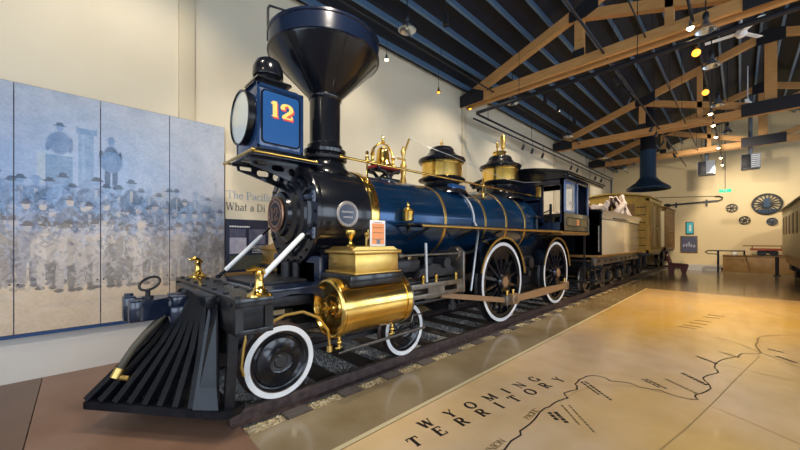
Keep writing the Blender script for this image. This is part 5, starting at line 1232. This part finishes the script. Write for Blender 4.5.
for i, (x, m) in enumerate(((7.6, 'bulb'), (8.7, 'bulba'), (11.2, 'bulba'), (13.2, 'bulb'), (14.6, 'bulb'), (16.3, 'bulb'), (18.3, 'bulb'), (20.6, 'bulb'), (22.6, 'bulb'))):
    pend(x, .60, 5.30, 5.57, 'glowing amber bulb in the lamp row beyond the nearest truss' if m == 'bulba' else 'glowing warm white bulb in the long lamp row', 'amber bulbs in the lamp row' if m == 'bulba' else 'bulbs in the lamp row', m, .07 if m == 'bulba' else .05)
def fan(x, y, z, label, a0):
    f = root('ceiling_fan', (x, y, z), label, 'ceiling fan')
    MB().cyl((x, y, z+.05), (x, y, roofz(y)-.1), .018, seg=10).build('down_rod', 'fan', f)
    MB().lathe([(0, -.10), (.07, -.09), (.10, -.04), (.10, .04), (.06, .08), (0, .09)], (x, y, z), (0, 0, 1), 28).build('motor', 'fan', f)
    for k in range(3):
        a = a0+2*PI*k/3; d = Vector((math.cos(a), math.sin(a), 0))
        MB().beam(Vector((x, y, z))+d*.08, Vector((x, y, z))+d*.62, .12, .012, up=(.12*math.sin(a), -.12*math.cos(a), 1), bev=.003).build('blade', 'fan', f)
fan(11., -.02, 6.42, 'white three-blade ceiling fan in front of the middle truss', PI/2)
fan(18., -.2, 6.75, 'farther white ceiling fan behind the middle truss', 1.0)
# smoke hood
sh = root('smoke_hood', (17.5, 2.75, 3.77), 'big dark blue smoke hood on a wide round duct hanging over the train', 'smoke hood')
MB().lathe([(.29, 5.5), (.29, 4.33), (.31, 4.28), (.45, 4.10), (.76, 3.86), (.78, 3.77), (.75, 3.77), (.72, 3.85), (.27, 4.2), (.27, 5.5)], (17.5, 2.75, 0), (0, 0, 1), 56).build('hood', 'teal', sh)
MB().lathe([(.295, 5.45), (.295, 5.52), (.28, 5.56), (.26, roofz(2.75)-.02), (.25, roofz(2.75)-.02), (.25, 5.5)], (17.5, 2.75, 0), (0, 0, 1), 56).build('duct', 'conduit', sh)  # upper duct coloured dark to paint the gloom above the truss chord
# unit heaters
def heater(x, y, z, label, slats=True):
    h = root('unit_heater', (x, y, z), label, 'unit heater')
    MB().box(x-.30, x+.30, y-.30, y+.30, z-.32, z+.32, .015).build('casing', 'heater', h)
    g = MB().box(x-.315, x-.30, y-.30, y+.30, z-.31, z+.31)
    MB().box(x-.33, x-.31, y+.0, y+.28, z-.30, z+.30, .004).build('fan_opening', 'dark', h)
    g.build('front_panel', 'heater', h)
    lv = MB()
    for k in range(7 if slats else 1): lv.box(x-.35, x-.315, y-.28, y-.02, z-.27+k*.085, z-.25+k*.085)
    lv.build('louvre', 'fan', h)
    MB().cyl((x, y, z+.32), (x+.35, y, roofz(y)-.1), .07, seg=14).build('flue', 'heater', h)
heater(21.6, 1.12, 5.05, 'grey box heater hanging left of the exit sign', False)
heater(21.6, -.33, 5.12, 'louvred grey box heater hanging right of the exit sign')
ex = root('exit_sign', (21, .47, 3.75), 'small glowing green exit sign hanging on a thin rod', 'exit sign')
MB().box(20.98, 21.02, .27, .67, 3.78, 3.93, .005).build('sign_face', 'exit', ex)
mb = MB()
mb2 = []
gx = {'E': [(0,0,.05,1),(0,.9,.35,1),(0,.45,.3,.55),(0,0,.35,.1)], 'I': [(.0,0,.1,1)], 'T': [(.15,0,.25,1),(0,.88,.4,1)]}
x = .60
for c in 'EXIT':
    if c == 'X':
        for a, b in (((0, 0), (.3, 1)), ((.3, 0), (0, 1))): mb.beam((20.977, x-a[0]*.1-.005, 3.80+a[1]*.1), (20.977, x-b[0]*.1-.005, 3.80+b[1]*.1), .004, .014, up=(0, 1, 0))
        x -= .065
    else:
        for a in gx[c]: mb.box(20.975, 20.979, x-a[0]*.1, x-a[2]*.1, 3.80+a[1]*.1, 3.80+a[3]*.1)
        x -= .06 if c != 'I' else .03
mb.build('lettering', 'paper', ex)
MB().cyl((21, .47, 3.94), (21, .47, roofz(.47)-.1), .012, seg=6).build('hanger_rod', 'dark', ex)

# ================================================================== FAR WALL DISPLAY
def wall_wheel(y, z, r, spokes, label, m='blackm', cw=False):
    w = root('locomotive_wheel', (XF-.06, y, z-r), label, 'wheel')
    rim = MB().lathe([(r*.84, 0), (r*.98, 0), (r, .01), (r, .10), (r*.84, .10), (r*.84, 0)], (XF-.10, y, z), X, 56)
    rim.cyl((XF-.02, y, z), (XF, y, z), r*.3)
    rim.lathe([(0, -.02), (r*.2, -.01), (r*.24, .0), (r*.24, .10), (0, .10)], (XF-.10, y, z), X, 24).build('rim', m, w)
    for i in range(spokes):
        a = 2*PI*i/spokes; MB().beam((XF-.09, y+r*.2*math.cos(a), z+r*.2*math.sin(a)), (XF-.09, y+r*.86*math.cos(a), z+r*.86*math.sin(a)), r*.075 if spokes > 8 else r*.16, .05, up=X).build('spoke', m, w)
    if cw:
        P = [(y+r*.86*math.cos(math.radians(a)), z+r*.86*math.sin(math.radians(a))) for a in range(215, 330, 5)]
        MB().prism(P, XF-.10, XF-.03, 'yz').build('counterweight', 'teal', w)
        MB().prism([(y-.2*r, z-.3*r), (y+.2*r, z-.3*r), (y+.16*r, z+.55*r), (y-.16*r, z+.55*r)], XF-.13, XF-.06, 'yz').build('crank_boss', 'teal', w)
wall_wheel(-.95, 3.44, .54, 18, 'large spoked driving wheel hung on the far wall', cw=True)
wall_wheel(.30, 3.33, .22, 6, 'small spoked wheel on the far wall, left of the large wheel')
wall_wheel(-.17, 2.66, .21, 6, 'small spoked wheel on the far wall, below and left of the large wheel')
wall_wheel(-1.12, 2.55, .19, 8, 'small dark wheel on the far wall, directly below the large wheel', 'teal')
bm_ = root('iron_boom', (XF-.1, 1.95, 3.6), 'long dark iron boom with a hooked end mounted on the far wall', 'boom')
MB().beam((XF-.08, 3.0, 3.66), (XF-.08, .85, 3.76), .05, .09).build('bar', 'blackm', bm_)
MB().tube([(XF-.08, .85, 3.74), (XF-.08, .68, 3.82), (XF-.08, .66, 3.92), (XF-.08, .80, 4.0), (XF-.08, .95, 4.0)], .035).box(XF-.12, XF-.02, 2.55, 2.62, 3.50, 3.80).box(XF-.12, XF-.02, 1.25, 1.32, 3.50, 3.86).build('hook', 'blackm', bm_)
MB().lathe([(0, 0), (.09, .02), (.12, .15), (.08, .3), (0, .34)], (XF-.08, 3.15, 3.65), (0, -1, 0), 16).build('boom_end', 'blackm', bm_)
tag(MB().cyl((XF-.05, 4.1, 4.2), (XF-.05, .9, 4.02), .012, seg=6).build('wall_cable', 'dark'), 'thin cable stretched on the far wall above the iron boom', 'cable')
sc_ = root('display_screen', (XF-.05, 2., 1.95), 'upright teal display screen with a pale figure on the far wall', 'screen')
MB().box(XF-.06, XF, 1.82, 2.17, 1.95, 2.66, .01).build('frame', 'teal', sc_)
MB().box(XF-.065, XF-.06, 1.86, 2.13, 2.0, 2.61).build('display', 'screen', sc_)
MB().prism([(2.02, 2.12), (1.93, 2.12), (1.93, 2.40), (1.96, 2.50), (2.0, 2.50), (2.03, 2.40)], XF-.07, XF-.065, 'yz').build('figure_print', 'paper', sc_)
fp_ = root('framed_picture', (XF-.05, 2.02, .9), 'dark framed picture with pale shapes hanging below the teal screen', 'picture')
MB().box(XF-.06, XF, 1.66, 2.40, .90, 1.86, .01).build('frame', 'boxcard', fp_)
MB().box(XF-.065, XF-.06, 1.70, 2.36, .94, 1.82).build('picture', 'boardimg2', fp_)
mb = MB()
for y, z, a, b in ((2.25, 1.30, .08, .14), (2.13, 1.33, .07, .18), (2.02, 1.38, .06, .26), (1.92, 1.30, .07, .16), (1.80, 1.28, .07, .14)): mb.box(XF-.068, XF-.065, y-a/2, y+a/2, z-b/2, z+b/2)
mb.build('picture_shapes', 'boardimg', fp_)
lw = struct(MB().box(23.6, XF-.02, 2.18, 2.30, 0, .42).build('trim_6', 'cream'))
struct(MB().box(23.7, XF-.02, .7, 2.18, 0, .26).build('trim_7', 'dado'))
pf_ = root('display_platform', (24.2, -2.2, 0), 'long brown plywood display platform in front of the far wall', 'platform')
MB().box(23.9, XF-.03, -6.0, .62, 0, .80, .01).build('box', 'ply', pf_)
MB().box(23.86, XF-.03, -6.0, .64, .80, .84, .006).build('platform_top', 'boxcard', pf_)
rl = root('guard_rail', (23.4, -.5, 0), 'black pipe guard rail running in front of the platform', 'railing')
MB().tube([(23.2, 1.15, .92), (23.2, 1.25, 1.0), (23.2, 1.15, 1.08), (23.2, -.15, 1.08), (24.0, -.15, 1.08)], .03).tube([(23.2, 1.15, .92), (23.2, .77, .90)], .025).build('top_rail', 'blackm', rl)
MB().cyl((23.2, .77, 0), (23.2, .77, 1.08), .045, seg=12).build('rail_post', 'blackm', rl)
MB().cyl((24.0, -.15, .84), (24.0, -.15, 1.08), .035, seg=12).build('rail_post', 'blackm', rl)
po = MB().cyl((22.5, -1.16, 0), (22.5, -1.16, .86), .06, seg=14).cyl((22.5, -1.16, 0), (22.5, -1.16, .03), .12, seg=20).build('barrier_post', 'blackm')
tag(po, 'short thick black post in front of the display platform', 'post')
hc = root('hand_cart', (24.3, -1.2, .84), 'low red wooden hand cart standing on the display platform', 'cart')
MB().box(24.1, 24.7, -1.46, -.35, 1.10, 1.20, .01).build('bed', 'benchred2', hc)
MB().box(24.0, 24.04, -2.4, -.10, 1.30, 1.36).box(24.05, 24.10, -.45, -.40, 1.2, 1.30).box(24.05, 24.10, -1.42, -1.37, 1.2, 1.30).build('long_handle', 'ply', hc)
for y in (-.75, -1.15):
    for x in (24.15, 24.65): MB().cyl((x, y-.0, .99), (x+.05, y, .99), .15, seg=24).build('wheel', 'blackm', hc)
MB().box(24.2, 24.6, -1.25, -.65, .96, 1.10, .01).build('axle_block', 'blackm', hc)
tb = MB().box(23.95, 24.8, -3.2, -1.5, .84, 1.16, .02).build('wooden_crate', 'cream'); tag(tb, 'tan wooden crate on the platform, right behind the red hand cart', 'crate')
wb = MB().lathe([(0, 0), (.10, 0), (.12, .04), (.10, .12), (.04, .16), (0, .16)], (24.2, .18, .84), (0, 0, 1), 20).build('glass_bowl', 'paper'); tag(wb, 'small white rounded object on the left end of the display platform', 'ornament')
# bench
bn = root('wooden_bench', (20.9, 2.0, 0), 'dark red wooden bench with a slatted back at the end of the train', 'bench')
MB().box(20.5, 21.1, 1.80, 2.36, .40, .45, .01).build('seat', 'benchred', bn)
for x in (20.50, 21.04): MB().prism([(a+.22, b) for a, b in ((1.60, 0), (1.70, 0), (1.78, .30), (1.98, .30), (2.06, 0), (2.20, 0), (2.22, .45), (2.34, .95), (2.26, .97), (2.12, .50), (1.52, .46), (1.50, .38))], x, x+.06, 'yz').build('end_frame', 'benchred', bn)
for i, m in enumerate(('paper', 'benchred', 'paper')): MB().beam((20.5, 2.42+i*.045, .58+i*.15), (21.1, 2.42+i*.045, .58+i*.15), .03, .11, up=(0, .3, 1)).build('back_slat', m, bn)
# ================================================================== LIGHT
w = bpy.data.worlds.new('world'); scn.world = w; w.use_nodes = True
w.node_tree.nodes['Background'].inputs[0].default_value = (.55, .72, 1, 1); w.node_tree.nodes['Background'].inputs[1].default_value = 1.2
def area(name, loc, rot, sx, sy, e, col):
    l = bpy.data.lights.new(name, 'AREA'); l.shape = 'RECTANGLE'; l.size = sx; l.size_y = sy; l.energy = e; l.color = col
    o = bpy.data.objects.new(name, l); COL.objects.link(o); o.location = loc; o.rotation_euler = rot; return o
DAY = (.80, .90, 1.0)
for i, (a, b) in enumerate(WX): area('window_daylight', ((a+b)/2, YR-.02, 2.7), (math.radians(90), 0, 0), b-a-.2, 3.6, 105 if i < 3 else 90, DAY)
for a, b in WB: area('window_daylight', (XB+.02, (a+b)/2, 2.45), (math.radians(90), 0, math.radians(-90)), b-a-.2, 3.7, 45, DAY)
def spotl(loc, tgt, e, ang, col, blend=.7, r=.08):
    l = bpy.data.lights.new('ceiling_spot', 'SPOT'); l.energy = e; l.spot_size = math.radians(ang); l.spot_blend = blend; l.color = col; l.shadow_soft_size = r
    o = bpy.data.objects.new('ceiling_spot', l); COL.objects.link(o); o.location = loc
    o.rotation_euler = (Vector(tgt)-Vector(loc)).to_track_quat('-Z', 'Y').to_euler(); return o
WARM = (1, .72, .42); NEU = (1, .88, .70)
# spotlights on the tracks, aimed at the train, the wall and the floor map
for x in (1.5, 4.5, 7.0, 10.5, 14., 18.): spotl((x, 2.02, 5.3), (x+.4, 4.6, 1.6), 260, 75, NEU)
for x in (2., 4.6, 7.2): spotl((x, .6, 5.2), (x, 3.5, .1), 230, 42, NEU)
for x in (0.3, 3.5, 7.0, 10.5, 14., 17.5, 21.): spotl((x, 3.6, 5.6), (x+.2, 5.74, 2.6), 140, 100, NEU)
for x, e in ((3., 170), (6., 200), (9., 360), (11., 600), (13.5, 400)): spotl((x, .6, 5.2), (x, -.2 if x < 8 else .8, 0), e, 80, (1, .68, .30) if x > 8 else (1, .80, .60))
for x in (17, 21.): spotl((x, .6, 5.1), (25, .6, 2.4), 420, 95, NEU)
spotl((-1.0, 2.2, 4.8), (.6, 4.2, .3), 120, 90, NEU); spotl((20, -3, 5), (25, -2, 2), 300, 90, NEU)
scn.view_settings.view_transform = 'Standard'; scn.view_settings.look = 'None'
scn.view_settings.exposure = 0.42; scn.view_settings.gamma = 1; scn.view_settings.use_curve_mapping = False
try: scn.cycles.max_bounces = 6
except Exception: pass
